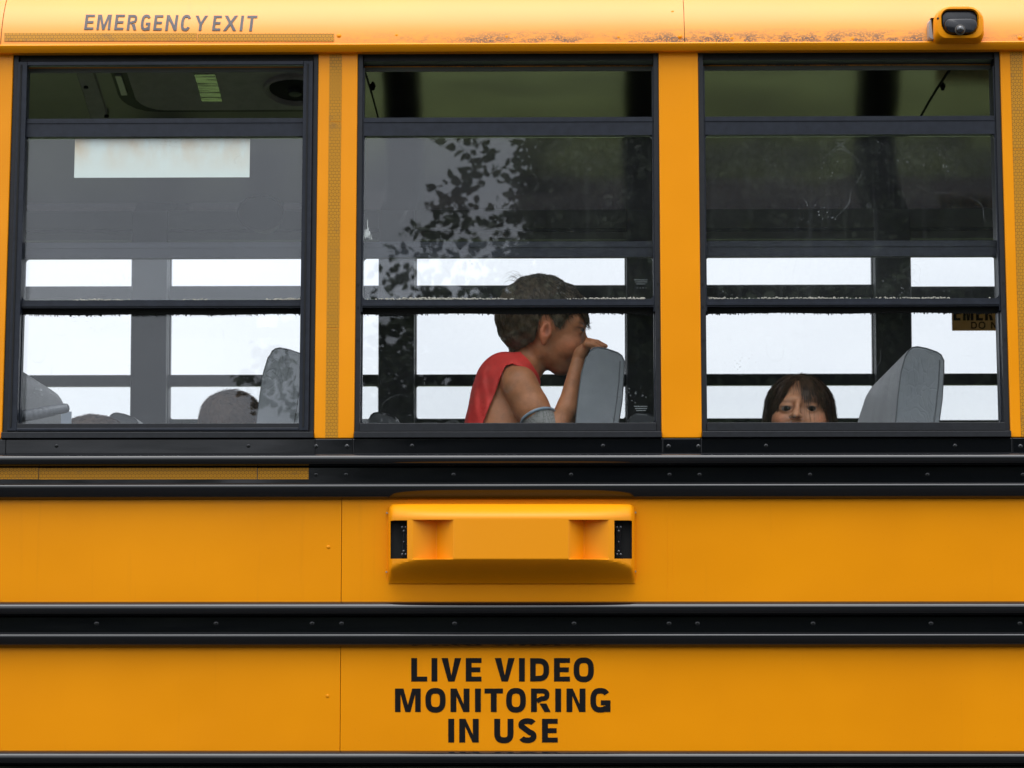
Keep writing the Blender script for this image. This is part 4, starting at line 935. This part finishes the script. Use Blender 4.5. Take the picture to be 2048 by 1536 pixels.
shell = np.maximum(shell + 0 * folds, -cutA); shell = np.maximum(shell, -neckcut)
nk = polydist(X[0], X[1], [(1150, 690), (1044, 690), (1043, 711), (1058, 728), (1079, 758), (1084, 772), (1150, 790)]); shell = np.maximum(shell, -nk)
V, Fs = surface_nets(shell, g2.o, g2.h)
M_red = plain('red_jersey', (.78, .05, .04), .7, 0, 0, (30, .12), (30, .8))
o = mesh_of('shirt', V, Fs, fb, [M_red], boy)
# grey mesh elbow sleeve with a pale blue rim
gsl = MB(); cen = np.array([1089, 866, -90.]); ax = np.array([39., 63, 2]); ax /= np.linalg.norm(ax); u = np.cross(ax, [0, 0, 1.]); u /= np.linalg.norm(u); v_ = np.cross(ax, u)
def srg(t, r): p = np.array([1064, 826, -92.]) * (1 - t) + np.array([1103, 889, -90.]) * t; return [tuple(fb.w(p + r * (u * math.cos(a) + v_ * math.sin(a)) + ax * 6 * math.cos(a) - ax * 15 * max(0, -(u * math.cos(a) + v_ * math.sin(a))[2]))) for a in [2 * math.pi * i / 28 for i in range(28)]]
def meshmat():
    m, nt, b = new_mat('grey_mesh_fabric'); vo = nt.nodes.new('ShaderNodeTexVoronoi'); vo.inputs['Scale'].default_value = 330; vo.inputs['Randomness'].default_value = .15; nt.links.new(coords(nt), vo.inputs['Vector'])
    nt.links.new(ramp(nt, vo.outputs['Distance'], [(.2, (.09, .09, .085)), (.45, (.36, .36, .34))]), b.inputs['Base Color']); b.inputs['Roughness'].default_value = .8; return m
gsl.loft([srg(.34, 34.0), srg(.5, 33.0), srg(.75, 31), srg(1.0, 29.5), srg(1.25, 28)], False, False); es = gsl.build('elbow_sleeve', meshmat(), boy)
rimp = srg(.34, 35); MB().tube([rimp[i % 28] for i in range(29)], .0032, 8).build('sleeve_rim', plain('pale_blue_trim', (.28, .36, .44), .6), es)
# hair
g3 = G((980, 1195), (536, 720), (-86, 88), 2.2); X = g3.X
sk = ell(X, (1081, 631, 0), (85, 77, 68), .12); sk = smin(sk, ell(X, (1118, 676, 0), (52, 62, 50)), 18); sk = smin(sk, cone(X, (1078, 697, 0), (1036, 756, 0), 34, 38), 10)
HP = [(1188, 600), (1181, 632), (1177, 650), (1170, 645), (1164, 634), (1156, 622), (1148, 628), (1136, 640), (1126, 654), (1119, 664), (1111, 660), (1105, 645), (1098, 637), (1086, 638), (1079, 648), (1075, 668), (1070, 686), (1052, 696), (1028, 702), (1016, 712), (980, 712), (980, 530), (1188, 530)]
thick = 5.5 + 5 * np.exp(-(((X[0] - 1165) / 26) ** 2 + ((X[1] - 608) / 30) ** 2)) + 2.2 * np.sin(X[0] * .13) * np.sin(X[1] * .11 + X[2] * .09) + 4 * np.exp(-(((X[0] - 1020) / 30) ** 2 + ((X[1] - 690) / 14) ** 2))
hr = np.maximum(sk - thick, -(sk + 3)); hr = smax(hr, polydist(X[0], X[1], HP), 3)
V, Fs = surface_nets(hr, g3.o, g3.h); Wv = fb.w(V)
mb = MB(); mb.v = [tuple(v) for v in Wv]; mb.f = [tuple(map(int, f)) for f in Fs]
# short strands lying along the shell
cen = V[Fs].mean(1); e1 = V[Fs[:, 1]] - V[Fs[:, 0]]; e2 = V[Fs[:, 3]] - V[Fs[:, 0]]; nn_ = np.cross(e1, e2); nn_ /= np.linalg.norm(nn_, axis=1)[:, None] + 1e-9
outw = cen - np.array([1081, 640, 0]); s_ = np.sign((nn_ * outw).sum(1)); nn_ *= s_[:, None]
skd = np.linalg.norm(outw, axis=1)
pick = RNG.choice(len(cen), 9000); paths = []
crn = np.array([1050, 552, 0.])
for i in pick:
    p = cen[i]; n_ = nn_[i]
    if (n_ @ outw[i]) / (np.linalg.norm(outw[i]) + 1e-9) < .55: continue
    dr = p - crn; dr = dr + np.array([0, 40, 0]) * (1 if p[1] > 590 else .2); 
    if p[0] > 1110 and p[1] < 640: dr = np.array([1., .55, 0]) * 60 + np.array([0, 0, p[2] * .5])
    dr += RNG.normal(0, 14, 3); dr -= n_ * (dr @ n_); dr /= np.linalg.norm(dr) + 1e-9; L = RNG.uniform(9, 19) if p[1] < 660 else RNG.uniform(5, 10)
    q = [p + dr * L * t + n_ * (.8 + L * .10 * t - L * .10 * t * t + RNG.uniform(-.2, .5)) for t in (0, .35, .7, 1.)]
    paths.append(fb.w(np.array(q)))
strands(mb, paths, .00050)
fly = []
for k in range(26):                         # cowlick hairs curling off the crown
    a0 = np.array([RNG.uniform(1030, 1075), RNG.uniform(560, 570), RNG.uniform(-30, 30)]); s1_ = RNG.uniform(10, 24); up_ = RNG.uniform(8, 20)
    fly.append(fb.w(np.array([a0, a0 + [-s1_ * .3, -up_ * .8, 0], a0 + [-s1_ * .8, -up_, 0], a0 + [-s1_ * 1.3, -up_ * .6, 0], a0 + [-s1_ * 1.5, 0, 0]])))
strands(mb, fly, .00030)
mb.build('hair', M_hair_b, boy, smooth=60, recalc=False)
# shorts / lower body hidden behind the wall
gl_ = G((890, 1150), (985, 1130), (-110, 112), 5); X = gl_.X; d = smin(ell(X, (1000, 1020, 0), (75, 50, 92)), cone([X[0], X[1], -np.abs(X[2])], (1000, 1050, -45), (1090, 1090, -50), 46, 38), 15)
V, Fs = surface_nets(d, gl_.o, gl_.h); mesh_of('shorts', V, Fs, fb, [plain('dark_shorts', (.03, .035, .06), .8)], boy)

# ---- the girl ---------------------------------------------------------
fg = Frame(1602, 820, .25, rad(6.5))
fg.p = fg.p + np.array([-.0042, 0, 0])
girl = empty('person', tuple(fg.w(np.array([1602, 1180, 60])))); tag(girl, 'girl with dark fringe peering out just above the window sill', 'person')
g = G((1520, 1690), (745, 990), (-104, 150), 1.8); X = g.X
cx0 = 1597.
def gm(c): return [np.abs(X[0] - cx0 - .03 * (X[1] - 820)) + cx0, X[1], X[2]]
XM = gm(0)
d = ell(X, (1603, 812, 32), (61, 62, 80)); d = smin(d, ell(X, (1602, 848, -2), (60, 72, 59)), 16); d = smin(d, ell(XM, (1626, 842, -34), (22, 22, 24)), 14)
d = smin(d, cone(XM, (1597, 800, -48), (1624, 801, -40), 7, 6), 16)
d = smax(d, -ell(XM, (1626, 815, -72), (17, 10, 11)), 10)
lid = ell(XM, (1621.5, 816, -47), (14.5, 12.6, 12.8)); lid = smax(lid, -smax(ell(XM, (1621.8, 821.6, -62), (14.2, 8.6, 16)), ell(XM, (1621.8, 813.4, -62), (14.2, 7.2, 16)), .6), 1.0); d = smin(d, lid, 3.5)
d = smin(d, smin(cone(X, (1594, 806, -61), (1590, 826, -75), 5.2, 6.6), ell(X, (1588.5, 829, -78), (8.2, 7.2, 8.5)), 5), 8)
for s_ in (-1, 1): d = smin(d, ell(X, (1589 + s_ * 8.6, 832, -70), (4.8, 4.4, 7)), 5)
for s_ in (-1, 1): d = smax(d, -ell(X, (1589 + s_ * 5.0, 834.6, -84), (3.0, 2.0, 7)), 1.2)
d = smin(d, ell(X, (1592, 858, -62), (18, 9, 10)), 7); d = smax(d, -ell(X, (1592, 858, -74), (16, 1.4, 6)), 2)
d = smin(d, cone(X, (1602, 900, 20), (1602, 990, 40), 36, 40), 20)
V, Fs = surface_nets(d, g.o, g.h); C = smoothcol(V, (.60, .28, .145))
def gs_(cx, cy, rx, ry, cz__=None): return np.exp(-(((V[:, 0] - cx) / rx) ** 2 + ((V[:, 1] - cy) / ry) ** 2)) * (V[:, 2] < -20)
for ex_, ey in ((1571.8, 816.0), (1621.8, 816.5)):
    C *= (1 - .92 * gs_(ex_, ey - 3.4, 12.5, 2.0))[:, None]; C *= (1 - .18 * gs_(ex_, ey + 4.6, 10, 1.2))[:, None]; C *= (1 - .10 * gs_(ex_, ey, 19, 10))[:, None]
    C *= (1 - .40 * gs_(ex_ + (2 if ex_ > 1600 else -2), ey - 13, 14, 2.8))[:, None]
C *= (1 - .9 * gs_(1584, 835, 2.8, 1.9))[:, None]; C *= (1 - .9 * gs_(1594, 835, 2.8, 1.9))[:, None]  # darkness inside the nostrils painted into the skin tone
C *= (1 + gs_(1640, 838, 16, 12)[:, None] * np.array([.12, -.02, -.02])); C *= (1 + gs_(1560, 838, 14, 12)[:, None] * np.array([.12, -.02, -.02])); C *= 1 + gs_(1592, 858, 17, 6)[:, None] * np.array([.0, -.35, -.25])
extra = [eyeball((1571.8, 816.2, -47.5), 12, (.06, -.06, -1), .60), eyeball((1622.0, 816.6, -47.5), 12, (.02, -.06, -1), .60)]
mesh_of('body', V, Fs, fg, [M_skin, M_eye], girl, C, extra)
g = G((1500, 1710), (735, 1010), (-100, 150), 2.6); X = g.X
hx = ell(X, (1605, 820, 32), (65, 72, 93)); low = cone(X, (1608, 872, 40), (1608, 960, 50), 77, 88); hx = smin(hx, low, 30)
fill = np.maximum(-(ell(X, (1602, 815, 32), (60, 58, 70))), hx)
opening = np.maximum(polydist(X[0], X[1], [(1547, 1010), (1547, 850), (1547, 822), (1549, 800), (1553, 785), (1562, 772), (1575, 763), (1590, 760), (1605, 762), (1630, 768), (1648, 783), (1659, 805), (1664, 840), (1664, 1010)]), X[2] - 25)
hx = smax(fill, -opening, 4)
V, Fs = surface_nets(hx, g.o, g.h); mb = MB(); mb.v = [tuple(v) for v in fg.w(V)]; mb.f = [tuple(map(int, f)) for f in Fs]
HC = np.array([1605, 822, 30.]); HRr = np.array([69, 75., 99.])
def lock(s, e, n, spread, wob=1.5, r=.0004, endz=None):
    ps = []
    for k in range(n):
        js = RNG.normal(0, spread * .8, 3) * [1, .3, .3]; je = RNG.normal(0, spread * .55, 3) * [1, 1.2, .4]; a = np.array(s, float) + js; b = np.array(e, float) + je; ph = RNG.uniform(0, 6); wb = RNG.uniform(-wob, wob); pts = []
        for t in np.linspace(0, 1, 9):
            q = a * (1 - t) + b * t; v = (q - HC) / HRr; dn_ = max(0, q[1] - 820)
            if v[1] > 0: l = math.hypot(v[0], v[2]); v = np.array([v[0] / l * (1 + .0026 * dn_), v[1], v[2] / l]); q = HC + v * HRr
            else: q = HC + v / np.linalg.norm(v) * HRr * (1.0 + .015 * math.sin(ph + t * 3))
            q = q + np.array([wb * math.sin(t * 3.1) * 1.5, 0, -1.5]); pts.append(q)
        ps.append(fg.w(np.array(pts)))
    strands(mb, ps, r)
top = (1600, 752, -6)
def fringe(n, x0, x1, y0, y1, per, sp, sx0=1597, wob=2.):
    for k in range(n):                      # ragged fringe locks
        ea = x0 + (x1 - x0) * (k + RNG.uniform(0, 1)) / n; eb = RNG.uniform(y0, y1)
        lock((sx0 + (ea - sx0) * .32 + RNG.normal(0, 2), 748 + abs(ea - sx0) * .06, -8 + RNG.uniform(-10, 10)), (ea, eb, -60 + abs(ea - 1602) * .25), per, sp, wob, .00040)
fringe(16, 1604, 1672, 792, 858, 2, 1.0, 1606, 3.); fringe(5, 1566, 1600, 780, 812, 3, .7, 1600, 3.)
fringe(12, 1538, 1551, 812, 866, 26, 1.7, 1600); fringe(4, 1550, 1559, 803, 819, 10, 1., 1600); fringe(9, 1556, 1569, 786, 804, 18, 1.2, 1600)
fringe(15, 1603, 1631, 790, 808, 24, 1.4, 1606); fringe(7, 1632, 1645, 800, 818, 9, 1.2, 1608); fringe(10, 1646, 1659, 806, 828, 18, 1.2, 1612); fringe(12, 1660, 1674, 815, 866, 26, 1.7, 1612)
for k in range(60):                         # side and back hair
    s_ = -1 if k % 2 else 1; xx = 1602 + s_ * RNG.uniform(52, 64); c_ = RNG.uniform(-45, 30)
    lock((1602 + s_ * RNG.uniform(8, 40), 755, RNG.uniform(-25, 40)), (xx + 5 + s_ * RNG.uniform(14, 26), RNG.uniform(865, 900), c_), 22, 3.0, 2.5)
for k in range(60):                         # flyaways
    s_ = -1 if k % 3 == 0 else 1; lock((1602 + s_ * RNG.uniform(5, 50), 752, RNG.uniform(-20, 30)), (1602 + s_ * RNG.uniform(76, 96), RNG.uniform(835, 890), RNG.uniform(-30, 20)), 1, 3, 6, .00022)
for s, e in (((1660, 810, -40), (1652, 850, -48)),): lock(s, e, 2, 1., 3, .00028)
# upswept shell strands
cen = V[Fs].mean(1); pick = RNG.choice(len(cen), 2600); ps = []
for i in pick:
    p = cen[i]
    v = (p - HC) / HRr
    if np.linalg.norm(v) < .9 or p[1] > 870: continue
    dr = p - np.array([1602, 745, 0]); dr[1] += 25; n_ = (p - HC) / HRr ** 2; n_ /= np.linalg.norm(n_); dr -= n_ * (dr @ n_); dr /= np.linalg.norm(dr) + 1e-9
    ps.append(fg.w(np.array([p + dr * L_ + n_ * (1.5 + RNG.uniform(0, 1.)) for L_ in (0, 9, 18, 27)])))
strands(mb, ps, .00045)
mb.build('hair', M_hair_g, girl, smooth=60, recalc=False)
g = G((1480, 1730), (955, 1190), (-60, 160), 5); X = g.X; d = smin(ell(X, (1602, 1090, 50), (72, 110, 50)), cone([np.abs(X[0] - 1602) + 1602, X[1], X[2]], (1602, 1000, 48), (1670, 1020, 48), 30, 28), 20)
V, Fs = surface_nets(d, g.o, g.h); mesh_of('shirt', V, Fs, fg, [plain('dark_shirt', (.05, .05, .07), .8)], girl)

# ---- two heads of hair above the sill of the emergency window -----------
def backhead(a0, b0, y0, r, mat, label, seed, fuzzy):
    fr = Frame(a0, b0, y0); o = empty('person', tuple(fr.w(np.array([a0, b0 + 330, 0])))); tag(o, label, 'person')
    g = G((a0 - r[0] * 1.9, a0 + r[0] * 1.9), (b0 - r[1] * 1.15, b0 + 330), (-r[2] * 1.5, r[2] * 1.5), 4); X = g.X
    d = ell(X, (a0, b0 + 3, 0), (r[0] - 5, r[1] - 5, r[2] - 5)); d = smin(d, ell(X, (a0 + 8, b0 + r[1] * .6, 0), (r[0] * .7, r[1] * .7, r[2] * .72)), 10)
    d = smin(d, cone(X, (a0, b0 + 60, 0), (a0, b0 + 125, 0), 32, 36), 12); d = smin(d, ell(X, (a0, b0 + 220, 0), (50, 105, 75)), 14)
    d = smin(d, cone([X[0], X[1], -np.abs(X[2])], (a0, b0 + 145, -70), (a0 + 25, b0 + 240, -88), 26, 22), 12)
    V, Fs = surface_nets(d, g.o, g.h); mesh_of('body', V, Fs, fr, [M_skin], o, smoothcol(V, SK))
    g = G((a0 - r[0] * 1.2, a0 + r[0] * 1.2), (b0 - r[1] * 1.2, b0 + r[1]), (-r[2] * 1.2, r[2] * 1.2), 3); X = g.X
    s_ = ell(X, (a0, b0, 0), r) + .6 * np.sin(X[0] * .3 + X[1] * .2); s_ = np.maximum(s_, -ell(X, (a0 + r[0] * .8, b0 + r[1] * .8, 0), (r[0] * .7, r[1] * .9, r[2] * .7)))
    V, Fs = surface_nets(s_, g.o, g.h); mb = MB(); mb.v = [tuple(v) for v in fr.w(V)]; mb.f = [tuple(map(int, f)) for f in Fs]
    cc = V[Fs].mean(1); ps = []
    for i in RNG.choice(len(cc), 3000):
        p = cc[i]; n_ = (p - np.array([a0, b0, 0])) / np.array(r) ** 2; n_ /= np.linalg.norm(n_); dr = np.array([p[0] - a0 + 20, p[1] - b0 + r[1] * .6, p[2] * .6]) + RNG.normal(0, 8 if not fuzzy else 26, 3); dr -= n_ * (dr @ n_); dr /= np.linalg.norm(dr) + 1e-9
        L = 22 if not fuzzy else RNG.uniform(7, 13); lf = .9 if not fuzzy else 3.5 * RNG.random()
        ps.append(fr.w(np.array([p + dr * L * t + n_ * (.5 + lf * t) for t in (0, .35, .7, 1.)])))
    strands(mb, ps, .0004); mb.build('hair', mat, o, smooth=60, recalc=False)
backhead(462, 838, .42, (62, 57, 58), M_hair_l, 'child with smooth brown hair, head top showing beside the grey seat', 1, False)
backhead(186, 878, .40, (68, 48, 60), M_hair_l, 'child with short fuzzy brown hair, only the crown showing above the sill', 2, True)

# ------------------------------------------------------------------ small things by the emergency window
def Tt(px, py, y=.075): return tuple(P(px, py, y))
hn = empty('tube_handle', Tt(60, 830)); tag(hn, 'ribbed grey tube handle held up beside the leftmost seat', 'handle')
pts, rr = [], []
A0, B0 = np.array(Tt(8, 840)), np.array(Tt(110, 820))
for i in range(41):
    t = i / 40; pts.append(tuple(A0 + (B0 - A0) * t)); rr.append(.0125 - .001 * t + .0004 * math.sin(i * 1.57))
M_tube = plain('grey_rubber_tube', (.12, .13, .145), .4)
MB().tube(pts, rr, 14).build('grip', M_tube, hn)
MB().tube([Tt(108, 820.5), Tt(112, 819.5), Tt(130, 816.5), Tt(136, 815.5), Tt(138.5, 815)], [.0108, .0104, .0100, .0085, .004], 14).build('tip', M_tube, hn)
MB().box(Tt(36, 820)[0], Tt(39.5, 820)[0], .058, .074, Tt(36, 838)[2], Tt(36, 824)[2]).build('yellow_band', plain('yellow_plastic', (.75, .5, .02), .4), hn)
cdx = MB().box(P(122, 822, .3)[0], P(143, 822, .3)[0], .30, .303, P(122, 900, .3)[2], P(122, 823, .3)[2]).build('paper_card', plain('pale_card', (.55, .62, .72), .6), None, None, .0005)
tag(cdx, 'small pale blue card standing upright beside the ribbed tube handle', 'card')

# ------------------------------------------------------------------ the tree across the road, seen as a reflection in the glass
def mirror_pt(px, py, L):                   # point L metres along the ray after it bounces off the window band
    p = S(px, py, .013); d = ray(px, py); d = d / np.linalg.norm(d); n = np.array([0, -1, LEAN]); n /= np.linalg.norm(n); r = d - 2 * (d @ n) * n; return p + r * L
M_leaf = plain('leaf', (.045, .062, .022), .55, 0, 0, (3, .4)); M_bark = plain('bark', (.06, .045, .035), .9, 0, 0, (6, .3), (20, .8))
tr = empty('tree', (5.0, -17.5, 0)); tag(tr, 'dense broad-leaved tree across the road, mirrored in the bus windows', 'tree')
lobes = []   # (px, py, dist, radius m)
for px, py, L, r in ((1260, 330, 14, .95), (1180, 470, 13.5, .85), (1330, 520, 14, 1.1), (1500, 330, 15, 1.3), (1560, 560, 14.5, 1.3), (1800, 380, 15, 1.5), (1900, 600, 15, 1.5), (1250, 700, 13.5, 1.15), (1050, 790, 13.0, .95), (900, 830, 12.8, .75), (1500, 800, 14, 1.3), (1850, 850, 15, 1.5), (2150, 500, 15.5, 1.8), (1700, 150, 16, 1.6), (1350, 160, 15.5, 1.1), (760, 900, 12.6, .45), (2000, 150, 16, 1.7), (1400, 1000, 14, 1.4), (1000, 990, 13, .9), (1800, 1050, 15, 1.6), (1100, 600, 13.6, .55), (1120, 400, 13.6, .55), (900, 1200, 13, .9), (1250, 1300, 13.5, 1.3), (1650, 1300, 14.5, 1.5), (2050, 1300, 15.5, 1.7), (1050, 1420, 13, .8), (700, 1350, 12.8, .5), (1450, 640, 14.2, 1.2), (1700, 480, 15, 1.4), (1420, 380, 17, 1.3), (1380, 640, 17, 1.2), (1700, 300, 17.5, 1.6), (1750, 700, 17.5, 1.6), (2000, 400, 17.5, 1.6), (1330, 280, 14.5, .8), (965, 680, 14, .5), (1080, 720, 14, .6), (1120, 335, 14, .30), (1085, 465, 13.8, .34), (1180, 300, 14.5, .5), (1215, 330, 17, .85), (1200, 480, 17, .85), (1240, 400, 15.5, .6), (1070, 470, 16, .45), (1100, 360, 16.5, .5), (1130, 560, 16, .5), (1170, 430, 17.5, .6), (1290, 620, 15, .9)):
    lobes.append((mirror_pt(px + (85 if px < 1300 and py < 620 else 0), py, L), r))
twigs = []
for c, r in lobes:
    for _ in range(int(330 * r * r)):
        v = RNG.normal(0, 1, 3); v /= np.linalg.norm(v); twigs.append((c + v * r * RNG.uniform(.55, 1.08) * np.array([1, 1, .9]), v))
    for _ in range(int(290 * r * r * r)):
        v = RNG.normal(0, 1, 3); v /= np.linalg.norm(v); twigs.append((c + v * r * RNG.uniform(0, .6), v))
for px, py in ((960, 290), (945, 340), (925, 385), (950, 420), (890, 455), (905, 500), (935, 480), (790, 705), (800, 640), (830, 690), (775, 745), (560, 720), (548, 770), (575, 745), (585, 790), (880, 580), (830, 560), (990, 310)):
    c = mirror_pt(px, py, 12.8)
    for _ in range(5): twigs.append((c + RNG.normal(0, .06, 3), np.array([-1, .1, .2])))
lv_, lf_ = [], []; tw = MB()
def leaf(p, dr, up, s):
    dr = dr / (np.linalg.norm(dr) + 1e-9); sd_ = np.cross(dr, up); sd_ /= np.linalg.norm(sd_) + 1e-9; nn2 = np.cross(sd_, dr); b = len(lv_)
    for t, w in ((0, 0), (.3, .30), (.62, .27), (1., 0)):
        q = p + dr * s * t - nn2 * s * .12 * t * t
        if w == 0: lv_.append(tuple(q))
        else: lv_.append(tuple(q + sd_ * w * s + nn2 * s * .06)); lv_.append(tuple(q - sd_ * w * s + nn2 * s * .06))
    lf_.extend([(b, b + 1, b + 2), (b + 1, b + 3, b + 4, b + 2), (b + 3, b + 5, b + 4)])
for c, v in twigs:
    dr = v * .7 + RNG.normal(0, .5, 3) + np.array([0, 0, -.15]); dr /= np.linalg.norm(dr); Lt = RNG.uniform(.15, .34)
    for k in range(9):
        t = k / 8; p = c + dr * Lt * t; q = dr * .6 + RNG.normal(0, .7, 3) + np.array([0, 0, -.3]); leaf(p, q, RNG.normal(0, 1, 3), RNG.uniform(.045, .095))
me = bpy.data.meshes.new('crown'); me.from_pydata(lv_, [], lf_); me.materials.append(M_leaf); co = bpy.data.objects.new('crown', me); COL.objects.link(co); co.parent = tr; co.matrix_parent_inverse = Matrix.Translation(-tr.location)
base = Vector((5.0, -17.5, 0)); mid = Vector((4.7, -17.2, 2.2)); mb = MB()
mb.tube([base, base * .5 + mid * .5, mid, Vector((4.3, -17, 4.4)), Vector((4.2, -17, 6.5))], [.28, .22, .18, .10, .03], 12)
for c, r in lobes:
    e = Vector(c); s_ = mid.lerp(Vector((4.3, -17, 4.4)), random.random()); mb.tube([s_, s_.lerp(e, .5) + Vector((0, 0, .15)), e], [.07, .04, .012], 6)
mb.build('trunk', M_bark, tr)
# low wood far across the field behind the photographer
wv, wf = [], []
for k in range(26000):
    a = RNG.uniform(-1.25, 1.25); R_ = RNG.uniform(42, 50); h = 5.2 + 1.2 * noise.noise(Vector((a * 14, 1, 0))) + .9 * noise.noise(Vector((a * 60, 5, 0))); z = RNG.uniform(0, 1) ** .8 * h
    p = np.array([math.sin(a) * R_, -5 - math.cos(a) * R_, z]); b = len(wv); u = RNG.normal(0, .38, 3); v = RNG.normal(0, .38, 3); wv += [tuple(p + u), tuple(p + v), tuple(p - u), tuple(p - v)]; wf.append((b, b + 1, b + 2, b + 3))
me = bpy.data.meshes.new('far_wood'); me.from_pydata(wv, [], wf); me.materials.append(M_leaf); o = bpy.data.objects.new('far_wood', me); COL.objects.link(o); tag(o, 'low dark line of bushes far across the field', None, None, 'stuff')
